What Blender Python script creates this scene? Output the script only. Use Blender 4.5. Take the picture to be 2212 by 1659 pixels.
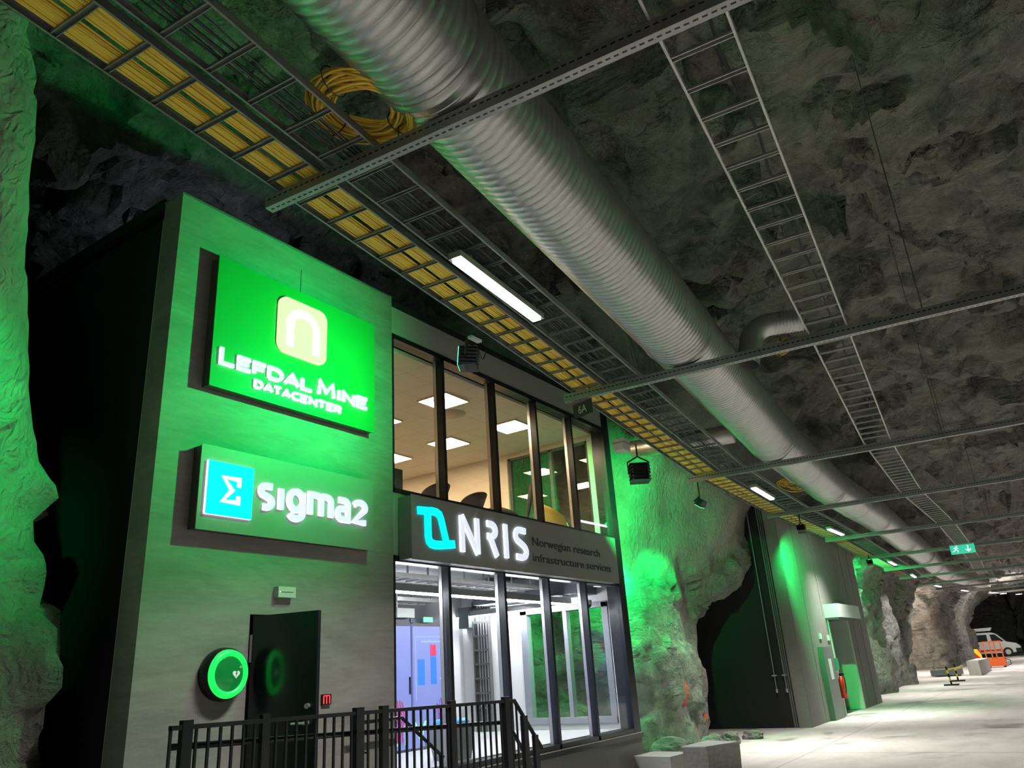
import bpy, math, random
import numpy as np
from mathutils import Vector, Matrix
random.seed(7)
rng = np.random.default_rng(7)
R = math.radians
S = bpy.context.scene
C = S.collection
for o in list(bpy.data.objects):
    bpy.data.objects.remove(o)

# ------------------------------------------------------------------ camera, world, exposure
YAW, PIT, ROL = R(-33.165), R(20.616), R(-3.779)
f_ = Vector((math.sin(YAW)*math.cos(PIT), math.cos(YAW)*math.cos(PIT), math.sin(PIT)))
r0 = Vector((math.cos(YAW), -math.sin(YAW), 0)); u0 = r0.cross(f_)
rr = r0*math.cos(ROL)+u0*math.sin(ROL); uu = -r0*math.sin(ROL)+u0*math.cos(ROL)
cd = bpy.data.cameras.new('camera'); cam = bpy.data.objects.new('camera', cd); C.objects.link(cam)
cd.sensor_width = 36; cd.sensor_fit = 'HORIZONTAL'; cd.lens = 1659.2/2212*36
cd.clip_start = .05; cd.clip_end = 400
M = Matrix((rr, uu, -f_)).transposed().to_4x4(); M.translation = (0, 0, 1.6)
cam.matrix_world = M
S.camera = cam
W = bpy.data.worlds.new('world'); S.world = W; W.use_nodes = True
W.node_tree.nodes['Background'].inputs[0].default_value = (0.012, 0.02, 0.03, 1)
W.node_tree.nodes['Background'].inputs[1].default_value = .3
S.view_settings.view_transform = 'Standard'; S.view_settings.look = 'None'
S.view_settings.exposure = 0.0; S.view_settings.gamma = 1.0
S.view_settings.use_curve_mapping = False
try:
    S.cycles.use_denoising = True; S.cycles.max_bounces = 4; S.cycles.diffuse_bounces = 3; S.cycles.glossy_bounces = 3; S.cycles.light_sampling_threshold = .03; S.cycles.transparent_max_bounces = 10; S.cycles.adaptive_threshold = .05
    S.cycles.sample_clamp_indirect = 4; S.cycles.caustics_reflective = False; S.cycles.caustics_refractive = False
    S.cycles.use_light_tree = True
except Exception: pass

GREEN = (0.0, 1.0, 0.17)
LAMP = 165.0       # strip light watts
# the spot beams of the green floodlights: (name, position, target, watts, cone, blend, radius)
SPOTS = [
 ((-4.58, 5.95, 4.74), (-6.42, 4.90, 4.95), 560, 155, 1.0),
 ((-4.66, 1.30, 4.90), (-6.9, 2.0, 3.7), 950, 56, 1.0),
 ((-5.14, 11.45, 4.50), (-7.3, 14.5, 4.3), 1900, 74, 1.0),
 ((-5.45, 14.9, 4.48), (-7.0, 15.2, 2.3), 520, 62, .5),
 ((-6.95, 13.42, 3.70), (-8.1, 14.7, 1.8), 800, 110, .5),
 ((-4.62, 19.4, 4.36), (-5.35, 22.2, 2.7), 1300, 88, 1.0),
 ((-5.0, 29.6, 4.40), (-6.4, 33.5, 3.2), 1000, 80, 1.0),
 ((3.0, 4.2, 5.10), (-1.0, 9.0, 8.3), 110, 46, 1.0),
 ((5.15, 9.3, 4.60), (8.8, 12.0, 4.2), 2200, 110, 1.0),
]
for i, (p, t, w, ang, bl) in enumerate(SPOTS):
    ld = bpy.data.lights.new('green_beam', 'SPOT'); ld.energy = w; ld.color = GREEN
    ld.spot_size = R(ang); ld.spot_blend = bl; ld.shadow_soft_size = .05
    lo = bpy.data.objects.new('green_beam', ld); C.objects.link(lo); lo.location = p
    lo.rotation_euler = (Vector(t)-Vector(p)).to_track_quat('-Z', 'Y').to_euler()

# ------------------------------------------------------------------ materials
def newmat(n):
    m = bpy.data.materials.new(n); m.use_nodes = True
    nt = m.node_tree; return m, nt, nt.nodes['Principled BSDF']
def pbr(n, col, rough=.6, metal=0, emis=None, es=0, spec=.5):
    m, nt, b = newmat(n)
    b.inputs['Base Color'].default_value = (*col, 1); b.inputs['Roughness'].default_value = rough
    b.inputs['Metallic'].default_value = metal; b.inputs['Specular IOR Level'].default_value = spec
    if emis: b.inputs['Emission Color'].default_value = (*emis, 1); b.inputs['Emission Strength'].default_value = es
    return m
def N(nt, t, **k):
    n = nt.nodes.new(t)
    for a, v in k.items():
        if a in n.inputs: n.inputs[a].default_value = v
        else: setattr(n, a, v)
    return n
def ramp(nt, fac, stops):
    r = nt.nodes.new('ShaderNodeValToRGB'); e = r.color_ramp.elements
    while len(e) < len(stops): e.new(.5)
    for q, (p, c) in zip(e, stops): q.position = p; q.color = (*c, 1)
    nt.links.new(fac, r.inputs[0]); return r.outputs[0]
def mathn(nt, op, a, b=None, c=None):
    n = nt.nodes.new('ShaderNodeMath'); n.operation = op
    for i, v in enumerate((a, b, c)):
        if v is None: continue
        if isinstance(v, (int, float)): n.inputs[i].default_value = v
        else: nt.links.new(v, n.inputs[i])
    return n.outputs[0]
def coords(nt, scale=(1, 1, 1), kind='Object', rot=(0, 0, 0)):
    tc = N(nt, 'ShaderNodeTexCoord'); mp = N(nt, 'ShaderNodeMapping')
    mp.inputs['Scale'].default_value = scale; mp.inputs['Rotation'].default_value = rot
    nt.links.new(tc.outputs[kind], mp.inputs[0]); return mp.outputs[0]
def noise(nt, vec, scale, detail=5, rough=.55, dist=0):
    n = N(nt, 'ShaderNodeTexNoise'); n.inputs['Scale'].default_value = scale; n.inputs['Detail'].default_value = detail
    n.inputs['Roughness'].default_value = rough; n.inputs['Distortion'].default_value = dist
    nt.links.new(vec, n.inputs['Vector']); return n.outputs['Fac']
def bump(nt, h, strength, dist, prev=None):
    b = N(nt, 'ShaderNodeBump'); b.inputs['Strength'].default_value = strength; b.inputs['Distance'].default_value = dist
    nt.links.new(h, b.inputs['Height'])
    if prev is not None: nt.links.new(prev, b.inputs['Normal'])
    return b.outputs[0]
def mixc(nt, fac, a, b, mode='MIX'):
    m = nt.nodes.new('ShaderNodeMix'); m.data_type = 'RGBA'; m.blend_type = mode
    for i, v in ((0, fac), (6, a), (7, b)):
        if isinstance(v, tuple): m.inputs[i].default_value = (*v, 1)
        elif isinstance(v, (int, float)): m.inputs[i].default_value = v
        else: nt.links.new(v, m.inputs[i])
    return m.outputs[2]

PAINT = [(15.55, 1.0, .07, .26, (.75, .10, .08)), (16.9, .45, .10, .16, (.75, .16, .06)), (16.2, .3, .08, .22, (.45, .12, .08))]
def rock_material():
    m, nt, b = newmat('rock')
    v = coords(nt)
    big = noise(nt, v, .55, 4, .6, .4)
    mid = noise(nt, coords(nt, (1, 1, .6), rot=(.4, .3, .5)), 2.2, 6, .65, 1.2)
    fine = noise(nt, v, 14, 4, .7, .5)
    # wormy sprayed concrete relief
    lay = coords(nt, (.75, 1.5, 2.4), rot=(.35, -.5, .9))
    wave = noise(nt, lay, 1.5, 6, .68, 1.8)
    rg = N(nt, 'ShaderNodeTexNoise'); rg.noise_type = 'RIDGED_MULTIFRACTAL'; rg.normalize = True
    rg.inputs['Scale'].default_value = .8; rg.inputs['Detail'].default_value = 5; rg.inputs['Roughness'].default_value = .6; rg.inputs['Distortion'].default_value = .8
    nt.links.new(lay, rg.inputs['Vector'])
    vo = N(nt, 'ShaderNodeTexVoronoi'); vo.inputs['Scale'].default_value = 1.3
    wv = N(nt, 'ShaderNodeVectorMath', operation='ADD'); nt.links.new(lay, wv.inputs[0])
    nz = N(nt, 'ShaderNodeTexNoise'); nz.inputs['Scale'].default_value = 1.2; nz.inputs['Detail'].default_value = 4; nt.links.new(lay, nz.inputs['Vector'])
    nt.links.new(nz.outputs['Color'], wv.inputs[1]); nt.links.new(wv.outputs[0], vo.inputs['Vector'])
    chunk = mathn(nt, 'ADD', mathn(nt, 'MULTIPLY', vo.outputs['Distance'], -.55), mathn(nt, 'MULTIPLY', rg.outputs['Fac'], .45))
    col = ramp(nt, mid, [(.2, (.125, .12, .108)), (.45, (.225, .218, .196)), (.6, (.30, .29, .26)), (.85, (.45, .43, .385))])
    col = mixc(nt, mathn(nt, 'MULTIPLY', ramp(nt, big, [(.5, (0, 0, 0)), (.62, (1, 1, 1))]), .35), col, (.32, .24, .17))
    col = mixc(nt, mathn(nt, 'MULTIPLY', fine, .5), col, (.16, .16, .16))
    # sprayed concrete (attribute 'sprayed' = 1) : finer, wormy relief and an even colour
    at_ = N(nt, 'ShaderNodeAttribute'); at_.attribute_name = 'sprayed'; sp = at_.outputs['Fac']
    mid2 = noise(nt, v, 1.4, 6, .6, .6)
    worm2 = noise(nt, coords(nt, (1, 1, .6)), 7.5, 2, .45, 1.6)
    sx = N(nt, 'ShaderNodeSeparateXYZ'); nt.links.new(v, sx.inputs[0])
    col2 = ramp(nt, mid2, [(.3, (.17, .165, .145)), (.55, (.25, .24, .215)), (.75, (.34, .325, .29))])
    col = mixc(nt, sp, col, col2)
    # daubs of survey paint
    wob = mathn(nt, 'MULTIPLY', mathn(nt, 'SUBTRACT', mid, .5), .3)
    for (y0, z0, ry, rz, pc) in PAINT:
        dy = mathn(nt, 'DIVIDE', mathn(nt, 'ADD', mathn(nt, 'SUBTRACT', sx.outputs[1], y0), wob), ry)
        dz = mathn(nt, 'DIVIDE', mathn(nt, 'SUBTRACT', sx.outputs[2], z0), rz)
        dd = mathn(nt, 'ADD', mathn(nt, 'MULTIPLY', dy, dy), mathn(nt, 'MULTIPLY', dz, dz))
        k = mathn(nt, 'MULTIPLY', mathn(nt, 'LESS_THAN', dd, 1.0), mathn(nt, 'LESS_THAN', sx.outputs[0], -5.0))
        col = mixc(nt, mathn(nt, 'MULTIPLY', k, .75), col, pc)
    nt.links.new(col, b.inputs['Base Color'])
    b.inputs['Roughness'].default_value = .85; b.inputs['Specular IOR Level'].default_value = .25
    inv = mathn(nt, 'SUBTRACT', 1, sp)
    n0 = bump(nt, mathn(nt, 'MULTIPLY', chunk, inv), 1.0, .34)
    n1 = bump(nt, mathn(nt, 'MULTIPLY', wave, inv), 1.0, .16, n0)
    n2 = bump(nt, mathn(nt, 'ADD', mathn(nt, 'MULTIPLY', worm2, mathn(nt, 'MULTIPLY', inv, .4)), mathn(nt, 'MULTIPLY', worm2, sp)), .9, .065, n1)
    n3 = bump(nt, fine, .7, .02, n2)
    nt.links.new(n3, b.inputs['Normal'])
    return m
def concrete_material(n, dark, light, streak=(0.6, .35, 3.2), sc=1.3):
    m, nt, b = newmat(n)
    v = coords(nt, streak)
    a = noise(nt, v, sc, 8, .62, .8)
    c = noise(nt, coords(nt, (1, .8, 6)), 5, 6, .6, .3)
    f = noise(nt, coords(nt), 40, 3, .6)
    k = mathn(nt, 'ADD', mathn(nt, 'MULTIPLY', a, .65), mathn(nt, 'MULTIPLY', c, .35))
    col = ramp(nt, k, [(.3, dark), (.5, tuple((x+y)/2 for x, y in zip(dark, light))), (.68, light)])
    nt.links.new(col, b.inputs['Base Color']); b.inputs['Roughness'].default_value = .7
    nt.links.new(bump(nt, mathn(nt, 'ADD', f, c), .25, .006), b.inputs['Normal'])
    return m
def floor_material():
    m, nt, b = newmat('floor_concrete')
    v = coords(nt)
    a = noise(nt, v, .35, 8, .65, .5); c = noise(nt, coords(nt, (1, .4, 1)), 1.3, 8, .7, .5); f = noise(nt, v, 30, 4, .6)
    col = ramp(nt, c, [(.3, (.46, .425, .39)), (.5, (.58, .545, .51)), (.7, (.66, .62, .585))])
    st = ramp(nt, a, [(.57, (0, 0, 0)), (.63, (1, 1, 1))])
    col = mixc(nt, mathn(nt, 'MULTIPLY', st, .55), col, (.16, .15, .14))
    # slab joints: 5 m x 3.5 m
    sx = N(nt, 'ShaderNodeSeparateXYZ'); nt.links.new(v, sx.inputs[0])
    jx = mathn(nt, 'COMPARE', mathn(nt, 'FRACT', mathn(nt, 'DIVIDE', mathn(nt, 'ADD', sx.outputs[0], 40.9), 3.5)), .5, .0035)
    jy = mathn(nt, 'COMPARE', mathn(nt, 'FRACT', mathn(nt, 'DIVIDE', mathn(nt, 'ADD', sx.outputs[1], 42), 6.0)), .5, .004)
    col = mixc(nt, mathn(nt, 'MULTIPLY', mathn(nt, 'MAXIMUM', jx, jy), .55), col, (.12, .12, .12))
    nt.links.new(col, b.inputs['Base Color'])
    nt.links.new(mathn(nt, 'SUBTRACT', .75, mathn(nt, 'MULTIPLY', st, .45)), b.inputs['Roughness'])
    nt.links.new(bump(nt, mathn(nt, 'ADD', f, c), .3, .01), b.inputs['Normal'])
    return m
def steel_material(n, base, rough=.42, scale=(1, 1, 1), amp=.15):
    m, nt, b = newmat(n)
    a = noise(nt, coords(nt, scale), 6, 5, .6, .3)
    col = ramp(nt, a, [(.3, tuple(x*(1-amp) for x in base)), (.7, tuple(min(1, x*(1+amp)) for x in base))])
    nt.links.new(col, b.inputs['Base Color']); b.inputs['Metallic'].default_value = .85
    nt.links.new(mathn(nt, 'ADD', mathn(nt, 'MULTIPLY', a, .2), rough-.1), b.inputs['Roughness'])
    return m
def slotted_material(n, base, pitch, axis=0, zc=.0, duty=.3):
    """galvanised profile with a row of punched slots along its own length"""
    m, nt, b = newmat(n)
    tc = N(nt, 'ShaderNodeTexCoord'); sx = N(nt, 'ShaderNodeSeparateXYZ'); nt.links.new(tc.outputs['Object'], sx.inputs[0])
    u = mathn(nt, 'FRACT', mathn(nt, 'DIVIDE', sx.outputs[axis], pitch))
    slot = mathn(nt, 'COMPARE', u, .5, duty)
    other = sx.outputs[2]; side = sx.outputs[1]
    ctr = mathn(nt, 'MAXIMUM', mathn(nt, 'COMPARE', other, zc, .007), mathn(nt, 'MULTIPLY', mathn(nt, 'COMPARE', side, 0., .008), mathn(nt, 'LESS_THAN', mathn(nt, 'ABSOLUTE', side), .02)))
    k = mathn(nt, 'MULTIPLY', slot, ctr)
    a = noise(nt, coords(nt), 7, 4)
    col = ramp(nt, a, [(.3, tuple(x*.8 for x in base)), (.7, base)])
    col = mixc(nt, k, col, (.012, .012, .012))
    nt.links.new(col, b.inputs['Base Color'])
    nt.links.new(mathn(nt, 'MULTIPLY', mathn(nt, 'SUBTRACT', 1, k), .8), b.inputs['Metallic'])
    b.inputs['Roughness'].default_value = .5
    return m
def glass_material():
    m = bpy.data.materials.new('window_glass'); m.use_nodes = True; nt = m.node_tree
    nt.nodes.clear()
    out = N(nt, 'ShaderNodeOutputMaterial'); mx = N(nt, 'ShaderNodeMixShader')
    tr = N(nt, 'ShaderNodeBsdfTransparent'); gl = N(nt, 'ShaderNodeBsdfGlossy'); fr = N(nt, 'ShaderNodeLayerWeight')
    tr.inputs[0].default_value = (.95, .96, .95, 1); gl.inputs['Roughness'].default_value = .0
    fr.inputs['Blend'].default_value = .5
    f5 = mathn(nt, 'ADD', mathn(nt, 'MULTIPLY', mathn(nt, 'POWER', fr.outputs['Facing'], 5), .9), .045)
    nt.links.new(f5, mx.inputs[0]); nt.links.new(tr.outputs[0], mx.inputs[1]); nt.links.new(gl.outputs[0], mx.inputs[2])
    nt.links.new(mx.outputs[0], out.inputs[0]); return m
def emit(n, col, s, base=(.12, .12, .12)):
    return pbr(n, base, .4, 0, col, s)
def tile_material():
    m, nt, b = newmat('ceiling_tile')
    sx = N(nt, 'ShaderNodeSeparateXYZ'); nt.links.new(coords(nt), sx.inputs[0])
    j = None
    for ax in (0, 1):
        q = mathn(nt, 'COMPARE', mathn(nt, 'FRACT', mathn(nt, 'DIVIDE', mathn(nt, 'ADD', sx.outputs[ax], 30.15), .6)), .5, .012)
        j = q if j is None else mathn(nt, 'MAXIMUM', j, q)
    nt.links.new(mixc(nt, mathn(nt, 'MULTIPLY', j, .5), (.80, .76, .70), (.45, .40, .34)), b.inputs['Base Color'])
    b.inputs['Roughness'].default_value = .9
    return m

ROCK = rock_material(); FLOOR = floor_material()
CONC = concrete_material('brushed_concrete', (.17, .163, .15), (.33, .318, .295), (1, .55, 1.7), 1.1)
CONC2 = concrete_material('precast_concrete', (.16, .155, .145), (.235, .225, .21), (1.2, 1.2, .4), .9)
CONCL = concrete_material('light_concrete', (.38, .37, .35), (.52, .50, .47), (1, 1, 1), 2.)
GRIT = concrete_material('gritty_concrete', (.16, .15, .14), (.34, .32, .30), (3, 3, 3), 5.)
STEEL = steel_material('galvanised_steel', (.33, .33, .33), .5)
STEELL = steel_material('pale_steel', (.62, .61, .59), .5)
STEELD = steel_material('dull_steel', (.20, .20, .20), .6)
DUCT = steel_material('duct_steel', (.58, .58, .57), .36, (1, 1, 1), .12)
BEAM = slotted_material('slotted_steel', (.40, .40, .40), .055)
RAIL = slotted_material('slotted_rail', (.34, .34, .34), .11, 1, .03, .22)
BLACK = pbr('black_metal', (.008, .009, .011), .35, .3)
FRAME = pbr('black_frame', (.012, .016, .022), .3, .2)
SILVER = pbr('silver_trim', (.6, .6, .6), .3, .8)
CLAD = pbr('dark_cladding', (.009, .010, .011), .65)
GREYP = pbr('grey_panel', (.36, .37, .36), .55)
SIGNG = pbr('sign_grey', (.26, .26, .245), .5)
SIGNE = pbr('sign_edge', (.06, .055, .05), .5)
SIGNGR = pbr('sign_green', (.01, .27, .065), .5)
GLASS = glass_material()
WHITE_E = emit('lit_letter_white', (.80, .86, 1.0), .95)
WHITE_H = emit('lit_letter_edge', (.80, .90, 1.0), 2.6)
CYAN_E = emit('lit_cyan', (0.0, 1.0, .96), 1.05, (0, .3, .3))
ICON_E = emit('lit_icon_cream', (.84, 1.0, .50), .97)
ICON_H = emit('lit_icon_white', (1.0, 1.0, .82), 1.1)
DARKT = pbr('dark_lettering', (.035, .04, .045), .5)
YEL = pbr('yellow_cable', (.95, .66, .09), .5)
YEL2 = pbr('deep_yellow_cable', (.75, .46, .04), .5)
BLKC = pbr('black_cable', (.015, .016, .02), .5)
GREYC = pbr('grey_cable', (.06, .058, .064), .5)
WARMW = pbr('warm_wall', (.74, .66, .56), .9)
WHITEW = pbr('white_wall', (.80, .80, .82), .8)
GREYF = pbr('light_floor', (.62, .62, .64), .35)
PLW = pbr('white_plastic', (.55, .58, .55), .5)
ORANGE = pbr('orange_paint', (.75, .12, .02), .5)
RED = pbr('red_paint', (.65, .02, .015), .4)
TILE = tile_material()

# ------------------------------------------------------------------ mesh helpers
class MB:
    def __init__(s): s.v = []; s.f = []; s.m = []
    def add(s, vs, fs, mi=0):
        o = len(s.v); s.v += [tuple(p) for p in vs]; s.f += [tuple(i+o for i in f) for f in fs]; s.m += [mi]*len(fs)
        return s
    def box(s, x0, x1, y0, y1, z0, z1, mi=0, T=None):
        x0, x1 = sorted((x0, x1)); y0, y1 = sorted((y0, y1)); z0, z1 = sorted((z0, z1))
        vs = [Vector(p) for p in ((x0, y0, z0), (x1, y0, z0), (x1, y1, z0), (x0, y1, z0), (x0, y0, z1), (x1, y0, z1), (x1, y1, z1), (x0, y1, z1))]
        if T is not None: vs = [T @ p for p in vs]
        return s.add(vs, [(0, 3, 2, 1), (4, 5, 6, 7), (0, 1, 5, 4), (1, 2, 6, 5), (2, 3, 7, 6), (3, 0, 4, 7)], mi)
    def hexa(s, p, mi=0):
        return s.add(p, [(0, 3, 2, 1), (4, 5, 6, 7), (0, 1, 5, 4), (1, 2, 6, 5), (2, 3, 7, 6), (3, 0, 4, 7)], mi)
    def tube(s, pts, r, n=8, mi=0, caps=True, closed=False):
        pts = [Vector(p) for p in pts]; L = len(pts); rings = []
        prev = None
        for i, p in enumerate(pts):
            if closed: d = pts[(i+1) % L]-pts[i-1]
            else: d = pts[min(i+1, L-1)]-pts[max(i-1, 0)]
            d.normalize()
            a = prev if prev is not None else (Vector((0, 0, 1)) if abs(d.z) < .9 else Vector((1, 0, 0)))
            a = (a-d*a.dot(d)).normalized(); prev = a; b = d.cross(a)
            ri = r[i] if isinstance(r, (list, tuple)) else r
            rings.append([p+(a*math.cos(t)+b*math.sin(t))*ri for t in [2*math.pi*k/n for k in range(n)]])
        vs = [q for g in rings for q in g]; fs = []
        for i in range(L if closed else L-1):
            j = (i+1) % L
            for k in range(n):
                k2 = (k+1) % n; fs.append((i*n+k, i*n+k2, j*n+k2, j*n+k))
        if caps and not closed:
            fs.append(tuple(range(n-1, -1, -1))); fs.append(tuple((L-1)*n+k for k in range(n)))
        return s.add(vs, fs, mi)
    def cyl(s, a, b, r, n=16, mi=0): return s.tube([a, b], r, n, mi)
    def lathe(s, c, axis, prof, n=32, mi=0):
        """prof = (distance along axis, radius)"""
        ax = Vector(axis).normalized(); a = Vector((0, 0, 1)) if abs(ax.z) < .9 else Vector((1, 0, 0))
        a = (a-ax*a.dot(ax)).normalized(); b = ax.cross(a); c = Vector(c)
        vs = []; fs = []
        for (h, r) in prof:
            vs += [c+ax*h+(a*math.cos(2*math.pi*k/n)+b*math.sin(2*math.pi*k/n))*max(r, 1e-4) for k in range(n)]
        for i in range(len(prof)-1):
            for k in range(n):
                k2 = (k+1) % n; fs.append((i*n+k, i*n+k2, (i+1)*n+k2, (i+1)*n+k))
        return s.add(vs, fs, mi)
    def prism(s, poly, x0, x1, mi=0, mside=None):
        """poly of (y,z), extruded along X"""
        n = len(poly); vs = [(x1, y, z) for y, z in poly]+[(x0, y, z) for y, z in poly]
        s.add(vs, [tuple(range(n)), tuple(range(2*n-1, n-1, -1))], mi)
        return s.add(vs, [(i, i+n, (i+1) % n+n, (i+1) % n) for i in range(n)], mi if mside is None else mside)
    def mesh(s, name, mats, origin=(0, 0, 0), smooth=False):
        me = bpy.data.meshes.new(name); O = Vector(origin)
        me.from_pydata([tuple(Vector(p)-O) for p in s.v], [], s.f)
        for m in (mats if isinstance(mats, (list, tuple)) else [mats]): me.materials.append(m)
        if len(set(s.m)) > 1: me.polygons.foreach_set('material_index', s.m)
        if smooth: me.polygons.foreach_set('use_smooth', [True]*len(me.polygons))
        me.update(); return me

def wpos(o):
    return o['_w'] if '_w' in o else (0, 0, 0)
WORLD = {}
def thing(name, label, cat, loc=(0, 0, 0), group=None, rotz=0):
    o = bpy.data.objects.new(name, None); C.objects.link(o); o.empty_display_size = .1
    o.location = loc; o.rotation_euler = (0, 0, rotz)
    WORLD[o.name] = Matrix.Translation(Vector(loc)) @ Matrix.Rotation(rotz, 4, 'Z')
    o['label'] = label; o['category'] = cat
    if group: o['group'] = group
    return o
def part(name, mb, mats, parent=None, smooth=False, label=None, kind=None):
    """mb is given in world coordinates; origin is its parent's origin"""
    if parent is not None and parent.name in WORLD:
        Mi = WORLD[parent.name].inverted()
        mb.v = [tuple(Mi @ Vector(p)) for p in mb.v]
    me = mb.mesh(name, mats, (0, 0, 0), smooth)
    o = bpy.data.objects.new(name, me); C.objects.link(o)
    if parent is not None:
        o.parent = parent; WORLD[o.name] = WORLD[parent.name].copy()
    else: WORLD[o.name] = Matrix.Identity(4)
    if label: o['label'] = label
    if kind: o['kind'] = kind
    return o
def single(name, mb, mats, label, cat, group=None, smooth=False, kind=None, origin=None):
    vs = np.array(mb.v); c = Vector(origin) if origin is not None else Vector(((vs[:, 0].min()+vs[:, 0].max())/2, (vs[:, 1].min()+vs[:, 1].max())/2, vs[:, 2].min()))
    me = mb.mesh(name, mats, c, smooth); o = bpy.data.objects.new(name, me); C.objects.link(o); o.location = c
    WORLD[o.name] = Matrix.Translation(c)
    o['label'] = label; o['category'] = cat
    if group: o['group'] = group
    if kind: o['kind'] = kind
    return o
def struct(name, mb, mats, smooth=False):
    o = part(name, mb, mats, None, smooth); o['kind'] = 'structure'; return o

def arc(cx, cy, rx, ry, a0, a1, n=10):
    return [(cx+rx*math.cos(R(a0+(a1-a0)*i/n)), cy+ry*math.sin(R(a0+(a1-a0)*i/n))) for i in range(n+1)]
def ribbon(mb, pts, hw, x0, x1, mi=0, mside=1):
    """a stroke of constant width in the YZ plane, extruded from x0 to x1"""
    P = [Vector(p) for p in pts]; n = len(P); L = []; Rr = []
    for i in range(n):
        d1 = (P[i]-P[i-1]).normalized() if i > 0 else None
        d2 = (P[i+1]-P[i]).normalized() if i < n-1 else None
        if d1 is None: d = d2; k = 1
        elif d2 is None: d = d1; k = 1
        else:
            d = d1+d2
            d = d.normalized() if d.length > 1e-4 else d1
            k = min(1.35, 1/max(.45, abs(d.dot(d1))))
        nn = Vector((-d.y, d.x))*hw*k
        L.append(P[i]+nn); Rr.append(P[i]-nn)
    poly = Rr+L[::-1]
    for i in range(n-1):
        q = [Rr[i], Rr[i+1], L[i+1], L[i]]
        vs = [(x1, a.x, a.y) for a in q]+[(x0, a.x, a.y) for a in q]
        mb.add(vs, [(0, 1, 2, 3)], mi)
        mb.add(vs, [(0, 4, 5, 1), (2, 6, 7, 3)], mside)
        if i == 0: mb.add(vs, [(3, 7, 4, 0)], mside)
        if i == n-2: mb.add(vs, [(1, 5, 6, 2)], mside)
GL = {  # strokes in a 0..1 box, (x, y)
 'L': [[(0, 1), (0, 0), (1, 0)]],
 'E': [[(1, 1), (0, 1), (0, 0), (1, 0)], [(0, .52), (.85, .52)]],
 'F': [[(1, 1), (0, 1), (0, 0)], [(0, .5), (.85, .5)]],
 'D': [[(0, 0), (0, 1), (.5, 1)]+arc(.5, .5, .5, .5, 90, -90, 10)[1:]+[(0, 0)]],
 'A': [[(0, 0), (.5, 1), (1, 0)], [(.2, .3), (.8, .3)]],
 'M': [[(0, 0), (.08, 1), (.5, .25), (.92, 1), (1, 0)]],
 'I': [[(.5, 0), (.5, 1)]],
 'N': [[(0, 0), (0, 1), (1, 0), (1, 1)]],
 'T': [[(0, 1), (1, 1)], [(.5, 1), (.5, 0)]],
 'C': [[(1, 1), (.4, 1)]+arc(.4, .5, .4, .5, 90, 270, 8)[1:]+[(1, 0)]],
 'R': [[(0, 0), (0, 1), (.65, 1)]+arc(.65, .72, .33, .28, 90, -90, 6)[1:]+[(0, .44)], [(.55, .44), (1, 0)]],
 's': [[(1, 1), (.5, 1)]+arc(.45, .76, .45, .24, 90, 230, 7)[1:]+[(.7, .47)]+arc(.6, .24, .42, .24, 40, -90, 7)+[(.25, 0)]],
 'i': [[(.5, 0), (.5, 1)]],
 'g': [arc(.5, .5, .5, .5, 90, 450, 18), [(1, 1), (1, -.15)]+arc(.52, -.15, .48, .32, 0, -90, 7)[1:]+arc(.52, -.15, .5, .32, -90, -160, 5)[1:]],
 'm': [[(0, 0), (0, 1), (.28, 1)]+arc(.28, .78, .24, .22, 90, 0, 6)[1:]+[(.52, 0)], [(.5, .86), (.62, 1), (.74, 1)]+arc(.76, .78, .24, .22, 90, 0, 6)[1:]+[(1, 0)]],
 'a': [[(.1, 1), (.6, 1)]+arc(.6, .76, .4, .24, 90, 0, 6)[1:]+[(1, 0), (.4, 0)]+arc(.36, .28, .36, .28, 270, 90, 8)[1:]+[(1, .56)]],
 '2': [[(0, .82)]+arc(.5, .74, .48, .26, 130, -35, 8)+[(.02, 0), (1, 0)]],
}
def word(mb, items, x0, x1, hw):
    """items: (glyph, y0, y1, z0, z1) boxes in the YZ plane"""
    for g, a, b, c, d in items:
        for st in GL[g]:
            pts = [(a+hw+(b-a-2*hw)*p[0], c+hw+(d-c-2*hw)*p[1]) for p in st]
            ribbon(mb, pts, hw, x0, x1)
def spread(text, y0, y1, z0, z1, widths, gap):
    tot = sum(widths.get(ch, 1) for ch in text)+gap*(len(text)-1); k = (y1-y0)/tot; out = []; y = y0
    for ch in text:
        w = widths.get(ch, 1)*k
        if ch != ' ': out.append((ch, y, y+w, z0, z1))
        y += w+gap*k
    return out
def text_part(name, body, y0, y1, z0, z1, x, depth, mat, parent, flip=1, plane='X'):
    cu = bpy.data.curves.new(name, 'FONT'); cu.body = body; cu.extrude = .02; cu.resolution_u = 3
    to = bpy.data.objects.new('tmp', cu); C.objects.link(to)
    bpy.context.view_layer.update()
    me = bpy.data.meshes.new_from_object(to.evaluated_get(bpy.context.evaluated_depsgraph_get()))
    C.objects.unlink(to); bpy.data.objects.remove(to)
    co = np.array([v.co[:] for v in me.vertices]); lo = co.min(0); hi = co.max(0)
    t = (co-lo)/np.maximum(hi-lo, 1e-6)
    mb = MB()
    if plane == 'X':   # faces +X, reads along +Y
        vs = [(x+depth*c, y0+(y1-y0)*a, z0+(z1-z0)*b) for a, b, c in t]
    else:              # faces -Y at y=x, reads along +X (y0,y1 are x range)
        vs = [(y0+(y1-y0)*a, x-depth*c, z0+(z1-z0)*b) for a, b, c in t]
    mb.add(vs, [tuple(p.vertices) for p in me.polygons])
    return part(name, mb, mat, parent)

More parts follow.
